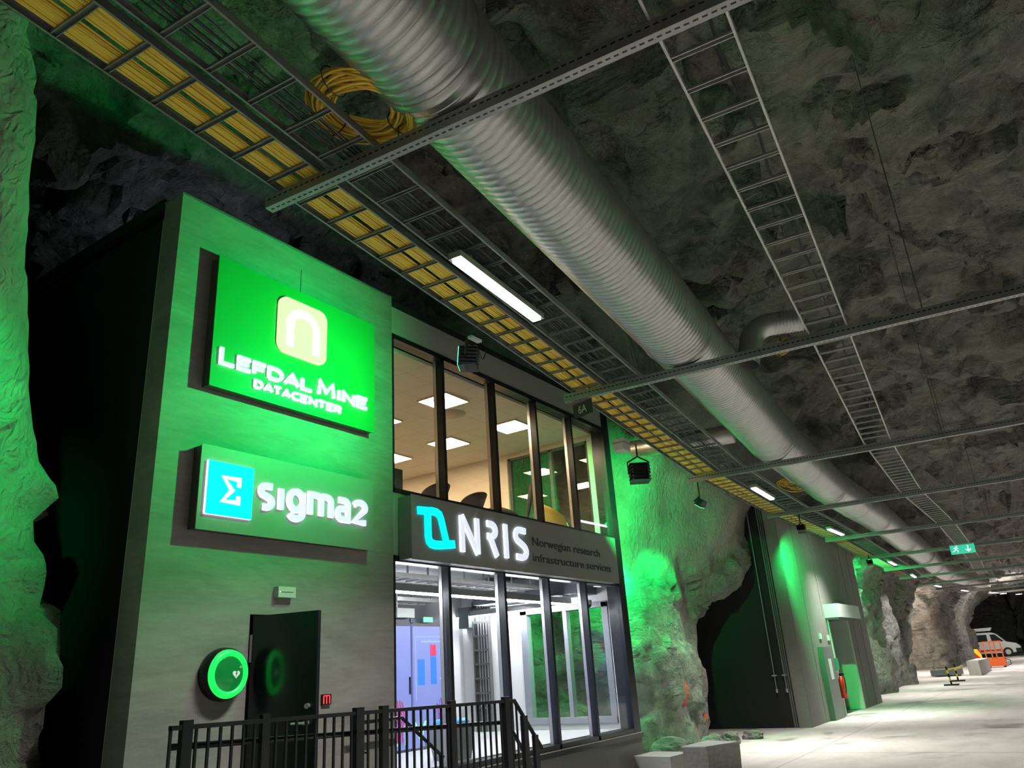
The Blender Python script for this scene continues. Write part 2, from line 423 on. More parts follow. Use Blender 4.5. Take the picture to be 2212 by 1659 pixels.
# ------------------------------------------------------------------ the cave (rock walls, ceiling)
def hsh(ix, iy, iz, s):
    h = (ix.astype(np.int64)*73856093) ^ (iy.astype(np.int64)*19349663) ^ (iz.astype(np.int64)*83492791) ^ (s*2654435761)
    h = (h ^ (h >> 13))*1274126177 & 0x7fffffff; h = (h ^ (h >> 15))*668265263 & 0x7fffffff
    return ((h >> 7) & 0xffff)/65535.0
def vnoise(P, s):
    I = np.floor(P).astype(np.int64); F = P-I; F = F*F*(3-2*F); o = 0
    for dx in (0, 1):
        for dy in (0, 1):
            for dz in (0, 1):
                w = (F[:, 0] if dx else 1-F[:, 0])*(F[:, 1] if dy else 1-F[:, 1])*(F[:, 2] if dz else 1-F[:, 2])
                o = o+w*hsh(I[:, 0]+dx, I[:, 1]+dy, I[:, 2]+dz, s)
    return o*2-1
def fbm(P, s, oc=4):
    o = 0; a = 1; t = 0
    for i in range(oc): o = o+a*vnoise(P*(2**i)+17.3*i, s+i); t += a; a *= .5
    return o/t
def facets(P, s):
    """broken-rock facets: every cell its own tilted plane"""
    I = np.floor(P).astype(np.int64); best = np.full(len(P), 9e9); val = np.zeros(len(P))
    for dx in (-1, 0, 1):
        for dy in (-1, 0, 1):
            for dz in (-1, 0, 1):
                J = I+(dx, dy, dz)
                j = np.stack([hsh(J[:, 0], J[:, 1], J[:, 2], s+k) for k in range(3)], 1)
                D = P-(J+j); d = (D**2).sum(1)
                q = hsh(J[:, 0], J[:, 1], J[:, 2], s+7)*2-1
                g = np.stack([hsh(J[:, 0], J[:, 1], J[:, 2], s+k)*2-1 for k in (8, 9, 10)], 1)
                v = q*.7+(g*D).sum(1)*1.1
                m = d < best; best = np.where(m, d, best); val = np.where(m, v, val)
    return val
def axis(segs):
    out = [segs[0][0]]
    for a, b, h in segs:
        n = max(1, round((b-a)/h)); out += list(np.linspace(a, b, n+1)[1:])
    return np.array(out)
def zfloor(y): return np.interp(y, [58, 80, 112], [0, .38, .6])
def cave():
    xs = axis([(-18, -10, .35), (-10, 2.5, .15), (2.5, 10, .4)])
    ys = axis([(-9, -3, .5), (-3, 1, .25), (1, 21, .15), (21, 34, .25), (34, 60, .5), (60, 112, 1.0)])
    zs = axis([(-.6, 10.8, .15)])
    X, Y, Z = np.meshgrid(xs, ys, zs, indexing='ij'); X = X.astype(np.float32); Y = Y.astype(np.float32); Z = Z.astype(np.float32)
    xl = np.interp(ys, [-9, 2.5, 14.3, 16, 18.5, 22, 28, 30, 46, 62, 79, 95, 112], [-6.75, -6.75, -6.9, -6.75, -6.3, -6.25, -6.2, -6.0, -6.7, -7.0, -6.9, -4.0, 0])[None, :, None].astype(np.float32)
    zc = np.interp(ys, [-9, 8, 20, 40, 60, 112], [8.6, 8.8, 8.2, 7.0, 6.6, 6.6])[None, :, None].astype(np.float32)
    xr = xl+15.8; c = (xl+xr)/2; h = (xr-xl)/2
    t = np.abs(X-c)/h; s = np.maximum(Z-2.6, 0)/(zc-2.6)
    fm = (1-(t**2.6+s**2.3)**(1/2.45))*6.5
    fm = np.minimum(fm, np.minimum(Y+7.5, 109-Y))
    def ct(yc, w, z0, z1, p, x0):
        a = np.abs(Y+(np.interp(Z, [1, 3, 4, 5, 6, 7, 8], [-.1, .1, .5, .95, 1.3, 1.6, 1.75]).astype(np.float32)*(Y < 8) if yc < 10 else 0)-yc)/w; b = np.maximum(Z-z0, 0)/(z1-z0)
        f = (1-(a**p+b**p)**(1/p))*w*.8
        return np.minimum(np.minimum(f, -3.6-X), X-x0)
    F = fm
    for args in ((8.9, 5.5, 3.0, 9.6, 8, -17), (24.8, 7.3, .8, 5.7, 1.7, -14), (54.0, 8.6, .8, 5.2, 2.0, -13.5), (90, 9.5, 1, 7, 2.6, -17)):
        g = ct(*args); k = .35
        hh = np.clip(.5+.5*(g-F)/k, 0, 1); F = F*(1-hh)+g*hh+k*hh*(1-hh)
    F = np.minimum(F, 9.7-Z)
    # sagging pillars: low frequency lumps on the grid
    P = np.stack([X.ravel()[::1], Y.ravel(), Z.ravel()], 1)
    near = np.abs(F.ravel()) < 1.4
    q = np.zeros(P.shape[0], np.float32); Pn = P[near]
    q[near] = (vnoise(Pn*np.array([.45, .45, .4]), 3)*.38+vnoise(Pn*np.array([1.1, 1.0, .8]), 5)*.16)*np.where((Pn[:, 1] < 5) & (Pn[:, 0] < -3.5), .35, 1.0)
    F = F+q.reshape(F.shape)
    inside = F > 0
    nx, ny, nz = F.shape
    # surface nets
    cs = np.zeros((nx-1, ny-1, nz-1), np.int16)
    for a in (0, 1):
        for b in (0, 1):
            for d in (0, 1): cs += inside[a:nx-1+a, b:ny-1+b, d:nz-1+d]
    act = (cs > 0) & (cs < 8); idx = -np.ones(act.shape, np.int64); n = act.sum(); idx[act] = np.arange(n)
    ci = np.argwhere(act); acc = np.zeros((n, 3)); cnt = np.zeros(n)
    corners = [(a, b, d) for a in (0, 1) for b in (0, 1) for d in (0, 1)]
    G = [xs, ys, zs]
    for p in corners:
        for ax in range(3):
            if p[ax] == 1: continue
            q2 = list(p); q2[ax] = 1
            i0 = ci+np.array(p); i1 = ci+np.array(q2)
            f0 = F[i0[:, 0], i0[:, 1], i0[:, 2]].astype(float); f1 = F[i1[:, 0], i1[:, 1], i1[:, 2]].astype(float)
            m = (f0 > 0) != (f1 > 0)
            tt = np.where(m, f0/np.where(m, f0-f1, 1), 0)[:, None]
            p0 = np.stack([G[k][i0[:, k]] for k in range(3)], 1); p1 = np.stack([G[k][i1[:, k]] for k in range(3)], 1)
            acc += np.where(m[:, None], p0+(p1-p0)*tt, 0); cnt += m
    V = acc/cnt[:, None]
    quads = []
    for ax in range(3):
        o1, o2 = [(1, 2), (2, 0), (0, 1)][ax]
        sl0 = [slice(1, s_-1) for s_ in (nx, ny, nz)]; sl0[ax] = slice(0, (nx, ny, nz)[ax]-1)
        sl1 = list(sl0); sl1[ax] = slice(1, (nx, ny, nz)[ax])
        A = inside[tuple(sl0)]; B = inside[tuple(sl1)]
        for flip, mask in ((False, A & ~B), (True, ~A & B)):
            e = np.argwhere(mask)
            off = np.ones(3, int); off[ax] = 0; e = e+off
            cells = []
            for du, dv in ((-1, -1), (0, -1), (0, 0), (-1, 0)):
                w = e.copy(); w[:, o1] += du; w[:, o2] += dv; cells.append(idx[w[:, 0], w[:, 1], w[:, 2]])
            Q = np.stack(cells, 1)
            quads.append(Q if flip else Q[:, ::-1])
    Q = np.concatenate(quads); Q = Q[(Q >= 0).all(1)]
    # vertex normals
    fn = np.cross(V[Q[:, 2]]-V[Q[:, 0]], V[Q[:, 3]]-V[Q[:, 1]])
    vn = np.zeros_like(V)
    for k in range(4): np.add.at(vn, Q[:, k], fn)
    vn /= np.maximum(np.linalg.norm(vn, axis=1), 1e-9)[:, None]
    # rotate the frame so that beds dip diagonally
    ca, sa = math.cos(.6), math.sin(.6)
    Rm = np.array([[ca, 0, sa], [0, 1, 0], [-sa, 0, ca]]) @ np.array([[1, 0, 0], [0, .85, -.52], [0, .52, .85]])
    Pr = V @ Rm.T
    # sprayed concrete stays smoother: near-left pillar and the shoulder over the pillar behind the building
    smooth = np.clip((3.4-V[:, 1])/.6, 0, 1)*(V[:, 0] < -4)
    smooth = np.maximum(smooth, np.clip((V[:, 2]-3.2-.1*(V[:, 1]-14)+fbm(V*.9, 77, 3)*.9)/.5, 0, 1)*np.clip(V[:, 1]-12.5, 0, 1)*np.clip((22-V[:, 1])/2, 0, 1)*np.clip((-3.9-V[:, 0])/.6, 0, 1))
    up = np.clip((V[:, 2]-5)/1.5, 0, 1)
    d = facets(Pr*np.array([.5, .4, .9]), 11)*(.26+.26*up)+facets(Pr*np.array([1.5, 1.0, 2.8]), 31)*(.12+.08*up)
    d = d*(1-.85*smooth)*.8+fbm(V*1.3, 51, 4)*.13*(1-.4*smooth)
    # keep rock clear of things near the tray and floor edge
    V = V+vn*d[:, None]
    fc = V[Q].mean(1); Z5 = np.interp(fc[:, 0], [-7, -5, 0], [8.0, 5.4, 5.4])
    nrm = np.cross(V[Q[:, 2]]-V[Q[:, 0]], V[Q[:, 3]]-V[Q[:, 1]]); nrm /= np.maximum(np.linalg.norm(nrm, axis=1), 1e-9)[:, None]
    ceil = ((fc[:, 2] > 5.6) & (fc[:, 0] > -6)) | ((nrm[:, 2] < -.75) & (fc[:, 2] > 4.2))
    cls = np.where(ceil, 0, np.where(fc[:, 1] < -6.3, 4, np.where(fc[:, 1] > 104, 3, np.where(fc[:, 0] < 1, 1, 2))))
    for k, nm in enumerate(('ceiling', 'wall_left', 'wall_right', 'wall_far', 'wall_back')):
        q = Q[cls == k]
        if not len(q): continue
        u, inv = np.unique(q, return_inverse=True); inv = inv.reshape(q.shape)
        me = bpy.data.meshes.new(nm)
        me.vertices.add(len(u)); me.vertices.foreach_set('co', V[u].ravel())
        me.loops.add(len(q)*4); me.loops.foreach_set('vertex_index', inv.ravel().astype(np.int32))
        me.polygons.add(len(q)); me.polygons.foreach_set('loop_start', np.arange(0, len(q)*4, 4, dtype=np.int32))
        me.polygons.foreach_set('use_smooth', np.ones(len(q), bool))
        me.materials.append(ROCK)
        me.update(calc_edges=True); me.validate()
        at_ = me.attributes.new('sprayed', 'FLOAT', 'POINT'); at_.data.foreach_set('value', smooth[u].astype(np.float32))
        o = bpy.data.objects.new(nm, me); C.objects.link(o); o['kind'] = 'structure'
cave()
# floor
mb = MB(); yy = [-9, 10, 30, 50, 58, 64, 70, 75, 80, 90, 112]
for a, b in zip(yy[:-1], yy[1:]):
    za, zb = float(zfloor(a)), float(zfloor(b))
    mb.add([(-18, a, za), (11, a, za), (11, b, zb), (-18, b, zb)], [(0, 1, 2, 3)])
struct('floor', mb, FLOOR)

# ------------------------------------------------------------------ tray path
TH = .085
P3 = Vector((-14.1*math.sin(TH), 14.1*math.cos(TH), 5.235-.0283*14.1))
P0 = Vector((4*math.sin(TH), -4*math.cos(TH), 5.235+.0283*4))
PATH = [P0, P3, Vector((-1.45, 19.29, 4.84)), Vector((-1.36, 24.53, 4.75)), Vector((-1.43, 29.78, 4.63)), Vector((-1.55, 35.03, 4.60)),
        Vector((-1.80, 40.27, 4.60)), Vector((-1.90, 45.5, 4.60)), Vector((-1.6, 50.8, 4.62)), Vector((-1.0, 56.0, 4.64)), Vector((0.2, 61.2, 4.66)), Vector((1.8, 66.3, 4.7))]
cum = [-4.0]
for i in range(1, len(PATH)): cum.append(cum[-1]+(PATH[i]-PATH[i-1]).length)
cum = [c+(14.1-cum[1]) for c in cum]
def at(b, a=0, dz=0):
    """point a metres right of the run's axis, b metres along it; also its heading"""
    i = max(0, min(len(PATH)-2, next((k for k in range(len(cum)-1) if b < cum[k+1]), len(PATH)-2)))
    t = (b-cum[i])/(cum[i+1]-cum[i])
    def hd(k):
        k = max(0, min(len(PATH)-2, k)); d = PATH[k+1]-PATH[k]; return math.atan2(-d.x, d.y)
    h = hd(i)
    if i >= 1:   # blend headings around the nodes
        L = cum[i+1]-cum[i]
        if t < .3: w = .5+t/.6; h = hd(i-1)*(1-w)+hd(i)*w
        elif t > .7: w = .5+(1-t)/.6; h = hd(i+1)*(1-w)+hd(i)*w
    p = PATH[i].lerp(PATH[i+1], t)
    return p+Vector((a*math.cos(h), a*math.sin(h), dz)), h
def run(b0, b1, a, dz, step=.6):
    n = max(2, int((b1-b0)/step)+1); return [at(b0+(b1-b0)*i/(n-1), a, dz)[0] for i in range(n)]
def strip(mb, b0, b1, a0, a1, z0, z1, step=1.3, mi=0):
    """a rectangular bar swept along the run"""
    n = max(2, int((b1-b0)/step)+1); vs = []
    for i in range(n):
        b = b0+(b1-b0)*i/(n-1)
        for a, z in ((a0, z0), (a1, z0), (a1, z1), (a0, z1)): vs.append(at(b, a, z)[0])
    fs = [(i*4+k, (i+1)*4+k, (i+1)*4+(k+1) % 4, i*4+(k+1) % 4) for i in range(n-1) for k in range(4)]
    fs += [(0, 1, 2, 3), tuple((n-1)*4+k for k in (3, 2, 1, 0))]
    mb.add(vs, fs, mi)
BB = [-1.65, 3.6, 8.85, 14.1, 19.35, 24.6, 29.85, 35.1, 40.3, 45.6, 50.9, 56.1, 61.3]   # support beams
ordn = ['behind the camera', 'nearest', 'second', 'third', 'fourth', 'fifth', 'sixth', 'seventh', 'eighth', 'ninth', 'tenth', 'eleventh', 'twelfth']
for i, b in enumerate(BB):
    if i == 0: continue
    a0 = -3.97 if i < 4 else -3.85
    p, h = at(b, 0, 0)
    o = thing('support_beam', f'{ordn[i]} slotted steel beam crossing under the cable ladders and the round duct, counted from the camera', 'beam', tuple(p), 'slotted beams under the ducts', h)
    def loc(mb):  # local: X along beam
        T = WORLD[o.name]; mb.v = [tuple(T @ Vector(q)) for q in mb.v]; return mb
    mb = MB(); x0, x1 = a0, 7.2
    mb.box(x0, x1, .036, .040, -.060, .037); mb.box(x0, x1, -.040, -.036, -.060, .037)
    mb.box(x0, x1, -.04, .04, -.064, -.060)
    mb.box(x0, x1, -.040, -.024, .037, .041); mb.box(x0, x1, .024, .040, .037, .041)
    part('channel', loc(mb), BEAM, o)
    mb = MB(); mb.box(x0-.004, x0, -.04, .04, -.064, .041); part('end_cap', loc(mb), STEELL, o)
    mb = MB()
    for ax_ in (-3.85, -2.93, -.86, -.39): mb.box(ax_-.03, ax_+.03, -.028, .028, .041, .047); mb.box(ax_-.01, ax_+.01, -.012, .012, .047, .06)
    part('ladder_clamp', loc(mb), STEEL, o)
    # hanging rods
    if i < 8:
        for k, aa in enumerate((-2.72, .35, 3.4)):
            q, _ = at(b, aa, .03)
            top = 7.4 if aa < -2 else 8.6
            if i > 4: top = min(top, 6.9)
            if i > 5: top = 6.3
            mb = MB(); mb.cyl(q, (q.x, q.y, top), .006, 6)
            single('threaded_rod', mb, STEELD, f'thin threaded rod hanging the {ordn[i]} beam from the rock ceiling, {("left of the round duct", "right of the cable ladder", "far out to the right")[k]}', 'rod', 'threaded rods above the beams')

# ------------------------------------------------------------------ cable ladders
def ladder(a0, a1, b0, b1, pitch, lab, dz=.045, mr=STEEL, hh=.06, rw=.02):
    n = int((b1-b0)/pitch)
    base, h = at(b0, (a0+a1)/2, dz)
    o = thing('cable_ladder', lab, 'cable ladder', tuple(base), 'cable ladders under the ceiling', h)
    for a, sg in ((a0, 1), (a1, -1)):
        mb = MB(); strip(mb, b0, b1, a, a+sg*.004, 0, hh); 
        for v in range(len(mb.v)): pass
        strip(mb, b0, b1, a, a+sg*.018, 0, .003); strip(mb, b0, b1, a, a+sg*.014, hh-.003, hh)
        mb.v = [tuple(Vector(q)+Vector((0, 0, dz))) for q in mb.v]
        part('side_rail', mb, RAIL if (mr is STEEL and b0 < 10) else mr, o)
    w = a1-a0-.02
    rm = MB(); rm.box(-w/2, w/2, -rw, -rw+.006, 0, .022); rm.box(-w/2, w/2, rw-.006, rw, 0, .022); rm.box(-w/2, w/2, -rw, rw, .018, .022, 1)
    me = rm.mesh('rung', [mr, STEELD]); inv = WORLD[o.name].inverted()
    extra = MB()
    for k in range(n):
        p, hd = at(b0+.15+k*pitch, (a0+a1)/2, dz+.004)
        T = inv @ Matrix.Translation(p) @ Matrix.Rotation(hd, 4, 'Z')
        if k < 96:
            r_ = bpy.data.objects.new('rung', me); C.objects.link(r_); r_.parent = o; r_.matrix_local = T
        else: extra.add([WORLD[o.name] @ T @ Vector(v) for v in rm.v], rm.f)
    if extra.v: part('rung', extra, mr, o, kind='stuff')
    return o
L1 = ladder(-3.86, -3.42, -1.0, 14.1, .331, 'near left run of galvanised cable ladder carrying the yellow cables past the building')
L2 = ladder(-3.34, -2.90, -1.0, 14.1, .331, 'near run of galvanised cable ladder with dark cables, beside the yellow-cable ladder')
L3 = ladder(-.84, -.41, 0.2, 14.1, .327, 'near right-hand empty cable ladder of pale steel under the rock ceiling', mr=STEELL, rw=.022)
L4 = ladder(-3.86, -3.42, 14.12, 44, .331, 'far left run of cable ladder carrying yellow cables deeper into the tunnel')
L5 = ladder(-3.34, -2.90, 14.12, 44, .331, 'far run of cable ladder with dark cables, between the yellow cables and the duct')
L6 = ladder(-.84, -.41, 14.12, 44, .327, 'far right-hand pale steel cable ladder above the exit sign', mr=STEELL)

def bundle(name, a0, a1, b0, b1, n, mats, lab, z=.075, r=.008, wob=.006, mi_fn=None, layers=2, group=None):
    mb = MB()
    for l in range(layers):
        for i in range(n):
            a = a0+(a1-a0)*(i+.5*(l % 2))/(n-1+.5); ph = random.random()*9
            pts = []; m = max(2, int((b1-b0)/.45))
            for k in range(m+1):
                b = b0+(b1-b0)*k/m
                pts.append(at(b, a+wob*math.sin(b*1.7+ph)+random.uniform(-1, 1)*wob*.4, z+l*r*1.7+random.random()*.003)[0])
            mb.tube(pts, r, 5, random.choice(range(len(mats))), caps=False)
    return single(name, mb, mats, lab, 'cables', group, smooth=True, kind='stuff')
for (b0, b1, w) in ((-1, 14.1, 'near'), (14.1, 44, 'far')):
    nn = 11 if w == 'near' else 7
    bundle('yellow_cable_bundle', -3.80, -3.665, b0, b1, nn, [YEL, YEL, YEL, YEL2], f'flat bundle of yellow cables on the outer side of the left ladder, {w} run', group='yellow cables on the left ladder', r=.0075 if w == 'near' else .011)
    bundle('yellow_cable_bundle', -3.60, -3.455, b0, b1, nn, [YEL, YEL, YEL, YEL2], f'flat bundle of yellow cables on the inner side of the left ladder, {w} run', group='yellow cables on the left ladder', r=.0075 if w == 'near' else .011)
    bundle('dark_cable_bundle', -3.22, -3.03, b0, b1, 8 if w == 'near' else 5, [BLKC, GREYC, BLKC], f'loose dark and grey cables lying on the second ladder, {w} run', layers=1, r=.007, wob=.02, group='dark cables on the second ladder')
# hanging cable strap above the right ladder
mb = MB(); mb.tube([at(.5+i*.5, -.58+.02*math.sin(i*2.1), .42+.03*math.sin(i*.9))[0] for i in range(28)], .014, 6)
single('black_cable', mb, BLKC, 'single dark cable running above the near right-hand ladder', 'cable')

# ------------------------------------------------------------------ round duct
def duct_run(b0, b1, pitch, r, a, z, nseg, name, parent, rib=.007):
    n = int((b1-b0)/pitch); prof = []
    for k in range(n):
        b = b0+k*pitch
        prof += [(b, r), (b+pitch*.76, r), (b+pitch*.84, r+rib), (b+pitch*.92, r+rib)]
    prof.append((b0+n*pitch, r)); vs = []; fs = []
    for (b, rad) in prof:
        p, h = at(b, a, z)
        for k in range(nseg):
            t = 2*math.pi*k/nseg; vs.append(p+Vector((math.cos(h)*math.cos(t)*rad, math.sin(h)*math.cos(t)*rad, math.sin(t)*rad)))
    for i in range(len(prof)-1):
        for k in range(nseg):
            k2 = (k+1) % nseg; fs.append((i*nseg+k, (i+1)*nseg+k, (i+1)*nseg+k2, i*nseg+k2))
    mb = MB(); mb.add(vs, fs); return part(name, mb, DUCT, parent, smooth=True)
DR, DA, DZ = .435, -2.33, .485
duct = thing('ventilation_duct', 'large round ribbed spiral steel ventilation duct running along the tunnel beside the cable ladders', 'duct', tuple(at(-1, DA, DZ)[0]))
for b0, b1, pt in ((-1.0, 3.45, .085), (3.45, 8.7, .085), (8.7, 14.0, .085), (14.0, 19.2, .12), (19.2, 24.5, .12), (24.5, 34.9, .2), (34.9, 45.4, .3), (45.4, 55.5, .5)):
    duct_run(b0, b1, pt, DR, DA, DZ, 56 if b0 < 14 else 32, 'spiral_section', duct)
for b in (3.45, 8.7, 14.0, 16.6, 19.2, 21.8, 24.5, 29.8, 35, 40, 45.4):
    mb = MB(); p, h = at(b, DA, DZ); d = Vector((-math.sin(h), math.cos(h), 0))
    mb.lathe(p, d, [(-.06, DR-.01), (-.06, DR+.014), (-.01, DR+.012), (0, DR+.02), (.01, DR+.012), (.06, DR+.014), (.06, DR-.01)], 48)
    part('coupling', mb, DUCT, duct, smooth=True)
# branch elbow to the right of the duct
el = thing('duct_elbow', 'short curved duct branch with open ribbed end, right of the large round duct', 'duct', tuple(at(10.6, -1.2, .9)[0]))
pts = []; c0, h = at(10.9, -1.8, .45)
e0 = at(10.15, -1.80, .40)[0]; 
for i in range(7):
    t = i/6; pts.append(e0+Vector((.08*t, .05*t, .28*t)))
base = pts[-1]
for i in range(1, 8):
    t = R(90*i/7); pts.append(base+Vector((.30*(1-math.cos(t)), .12*(1-math.cos(t)), .26*math.sin(t))))
tip = pts[-1]
mb = MB(); mb.tube(pts, .155, 24, caps=False); part('bend', mb, DUCT, el, smooth=True)
mb = MB(); pr = []
d = Vector((.93, .36, 0)).normalized()
for k in range(9): pr += [(k*.045, .155), (k*.045+.02, .155), (k*.045+.028, .164), (k*.045+.038, .155)]
mb.lathe(tip, d, pr, 24); part('ribbed_collar', mb, DUCT, el, smooth=True)
mb = MB(); mb.lathe(tip, d, [(.30, .001), (.30, .150)], 24); part('dark_mouth', mb, BLACK, el)
# branch on the left of the duct (behind the ladders)
mb = MB(); a_, _ = at(13.0, -2.75, .35); b_, _ = at(13.0, -4.6, .42)
mb.cyl(a_, b_, .16, 20); single('branch_duct', mb, DUCT, 'short round branch duct leaving the left side of the large duct behind the ladders', 'duct', smooth=True)
# strut hangers left of the duct
for b, nm in ((8.5, 'second'), (13.7, 'third')):
    p, h = at(b, -2.86, .05); mb = MB()
    mb.cyl(p, p+Vector((-.05, 0, .55)), .012, 6); mb.cyl(p+Vector((.04, 0, 0)), p+Vector((-.05, 0, .55)), .012, 6)
    single('hanger_bracket', mb, STEEL, f'crossed steel hanger bracket beside the duct at the {nm} beam', 'bracket', 'hanger brackets')

# ------------------------------------------------------------------ strip lights
LE = emit('strip_lamp_glow', (.93, .94, 1.0), 9)
def strip_light(b, a, lab, L=1.5, group='strip lights along the tunnel', dz=-.055, mat=LE, w=.09):
    p, h = at(b, a, dz)
    o = thing('strip_light', lab, 'light', tuple(p), group, h)
    T = WORLD[o.name]
    mb = MB(); mb.box(-w*.75, w*.75, -L/2-.04, L/2+.04, .0, .06); mb.v = [tuple(T @ Vector(q)) for q in mb.v]
    part('housing', mb, STEELL, o)
    mb = MB(); mb.box(-w/2, w/2, -L/2, L/2, -.022, 0); mb.v = [tuple(T @ Vector(q)) for q in mb.v]
    part('diffuser', mb, mat, o)
    ld = bpy.data.lights.new('strip_lamp', 'AREA'); ld.shape = 'RECTANGLE'; ld.size = w; ld.size_y = L; ld.energy = LAMP; ld.color = (1.0, .965, .93)
    ld.spread = R(80 if b == 22.9 else 132 if (b > 24 or a > 0) else 104); ld.energy = LAMP*(.7 if b == 22.9 else .35 if (a > 0 and b < 10) else 1); lo = bpy.data.objects.new('strip_lamp', ld); C.objects.link(lo); lo.parent = o; lo.location = (0, 0, -.026)
    mb = MB()
    for s in (-L/2+.15, L/2-.15): mb.box(-.06, .06, s-.015, s+.015, .06, .10)
    mb.v = [tuple(T @ Vector(q)) for q in mb.v]; part('bracket', mb, STEEL, o)
lb = [-4.4, 5.75, 16.3, 22.9, 32.3, 39.2, 47.5, 54.5, 60.2]
on2 = ['strip light under the ladders behind the camera', 'nearest glowing strip light under the cable ladders, above the upper office windows', 'second strip light from the camera, beyond the third beam', 'third strip light from the camera, just before the fifth beam', 'fourth strip light from the camera, by the green-lit ladder end', 'fifth strip light from the camera', 'sixth strip light from the camera, near the far archway', 'seventh strip light from the camera', 'eighth and farthest strip light of the left row']
for b, l in zip(lb, on2): strip_light(b, -3.16, l)
rb = [-1.0, 5.75, 12.2, 21, 27.4, 33.6, 43.2, 53.5, 63]
for i, b in enumerate(rb):
    strip_light(b, 3.3, f'strip light in the right-hand row, {["behind the camera", "first", "second", "third", "fourth", "fifth", "sixth", "seventh", "eighth"][i]} along it', group='right-hand row of strip lights')
# far cross lights
for i, (x, y, z) in enumerate(((-2.9, 66, 4.75), (-2.1, 70, 4.8))):
    mb = MB(); mb.box(x-.2, x+.2, y-.06, y+.06, z-.03, z); 
    single('far_lamp', mb, LE, ['small far lamp hanging beyond the last beam', 'small far lamp right of the other one beyond the last beam'][i], 'light', 'far lamps')

# ------------------------------------------------------------------ green floodlights (the fixtures of the beams above)
GLENS = emit('green_lens', (.05, 1, .3), 6)
fl = ['black floodlight with cooling ribs hanging from the left ladder, above the first upper window', 'black green-beam floodlight hanging near the left rock pillar', 'dark floodlight below the left ladder by the white junction box', 'small floodlight clamped under the left ladder beyond the third beam', 'small floodlight on the end wall of the office building, aimed down at the rock', 'floodlight beside the concrete portal wall', 'dark floodlight at the green-lit end of the ladder', 'floodlight aimed up at the rock ceiling on the right-hand side', 'floodlight aimed at the rock wall on the right-hand side']
for i, (p, t, *_r) in enumerate(SPOTS):
    P = Vector(p); d = (Vector(t)-P); dh = d.normalized()
    s = .11 if i == 0 else .15 if i == 2 else .08
    c = P-dh*(s*.76+.04)
    o = thing('floodlight', fl[i], 'floodlight', tuple(c), 'green floodlights')
    Tm = Matrix.Translation(c) @ dh.to_track_quat('Y', 'Z').to_matrix().to_4x4()
    def L(mb): mb.v = [tuple(Tm @ Vector(q)) for q in mb.v]; return mb
    mb = MB(); mb.hexa([(-s*.8, -s, -s*.8), (s*.8, -s, -s*.8), (s, s*.7, -s), (-s, s*.7, -s), (-s*.8, -s, s*.8), (s*.8, -s, s*.8), (s, s*.7, s), (-s, s*.7, s)])
    part('body', L(mb), BLACK, o)
    mb = MB()
    for k in range(6):
        z = -s*.9+k*s*.36
        mb.box(-s*1.08, s*1.08, -s*1.05, s*.6, z-.004, z+.004)
    part('cooling_fin', L(mb), pbr('black_fins', (.012, .013, .018), .5, .0), o)
    mb = MB(); mb.box(-s*.92, s*.92, s*.70, s*.76, -s*.92, s*.92); part('lens', L(mb), GLENS, o)
    mb = MB(); top = Vector((c.x, c.y, c.z+s*1.9))
    mb.tube([Tm @ Vector((s*1.15, 0, 0)), Tm @ Vector((s*1.15, 0, s*1.3)), top, Tm @ Vector((-s*1.15, 0, s*1.3)), Tm @ Vector((-s*1.15, 0, 0))], .014, 6)
    mb.cyl(top, (c.x, c.y, max(top.z+.02, top.z+.1 if i == 4 else 5.0 if p[1] < 15 else 4.83)), .014, 6)
    part('bracket', mb, BLACK, o)
    if i in (0, 2):
        mb = MB(); q = c+Vector((0, .12, .1))
        mb.tube([q+Vector((0, .03*k, .07*math.sin(k*.9)+.05)) for k in range(9)], .007, 6); part('cable', mb, BLKC, o)
# junction box
mb = MB(); p, h = at(10.9, -4.02, -.14); 
mb.box(p.x-.09, p.x+.09, p.y-.12, p.y+.12, p.z-.09, p.z+.09)
jb = thing('junction_box', 'pale square junction box hanging on the left ladder beside the black corner post', 'junction box', tuple(p))
part('housing', mb, PLW, jb)
mb = MB(); mb.box(p.x-.095, p.x+.095, p.y-.125, p.y+.125, p.z+.02, p.z+.04); part('lid_seam', mb, SIGNG, jb)
# small clamp + connector by the floodlight
mb = MB(); p, h = at(6.55, -3.95, -.02); mb.box(p.x-.03, p.x+.03, p.y-.09, p.y+.09, p.z-.02, p.z+.006)
single('mounting_plate', mb, PLW, 'pale perforated mounting plate beside the first floodlight on the left ladder', 'plate')

# ------------------------------------------------------------------ cable coils
def coil(c, r, nrm, n, lab, rr_=.010, spreadr=.09, mat=(YEL, YEL2)):
    o_mb = MB(); nv = Vector(nrm).normalized(); a = nv.orthogonal().normalized(); b = nv.cross(a); c = Vector(c)
    for i in range(n):
        R0 = r+random.uniform(-1, 1)*spreadr; off = nv*random.uniform(-.05, .05)+a*random.uniform(-.03, .03); ph = random.random()*6; am = random.uniform(.0, .04)
        pts = [c+off+(a*math.cos(t)+b*math.sin(t)*.92)*(R0+am*math.sin(2*t+ph))+nv*.03*math.sin(t*2+ph) for t in [2*math.pi*k/40 for k in range(40)]]
        o_mb.tube(pts, rr_, 5, i % len(mat), closed=True)
    o = single('cable_coil', o_mb, list(mat), lab, 'cable coil', 'yellow cable coils', smooth=True)
    for t in (.4, 2.2, 4.0):
        ties = MB()
        q = c+(a*math.cos(t)+b*math.sin(t)*.92)*r
        dd = (-a*math.sin(t)+b*math.cos(t)).normalized(); e = (a*math.cos(t)+b*math.sin(t)).normalized()
        ties.tube([q+(e*math.cos(s)*(spreadr+.03)+nv*math.sin(s)*.09) for s in [2*math.pi*k/14 for k in range(14)]], .005, 4, closed=True)
        part('cable_tie', ties, BLKC, o)
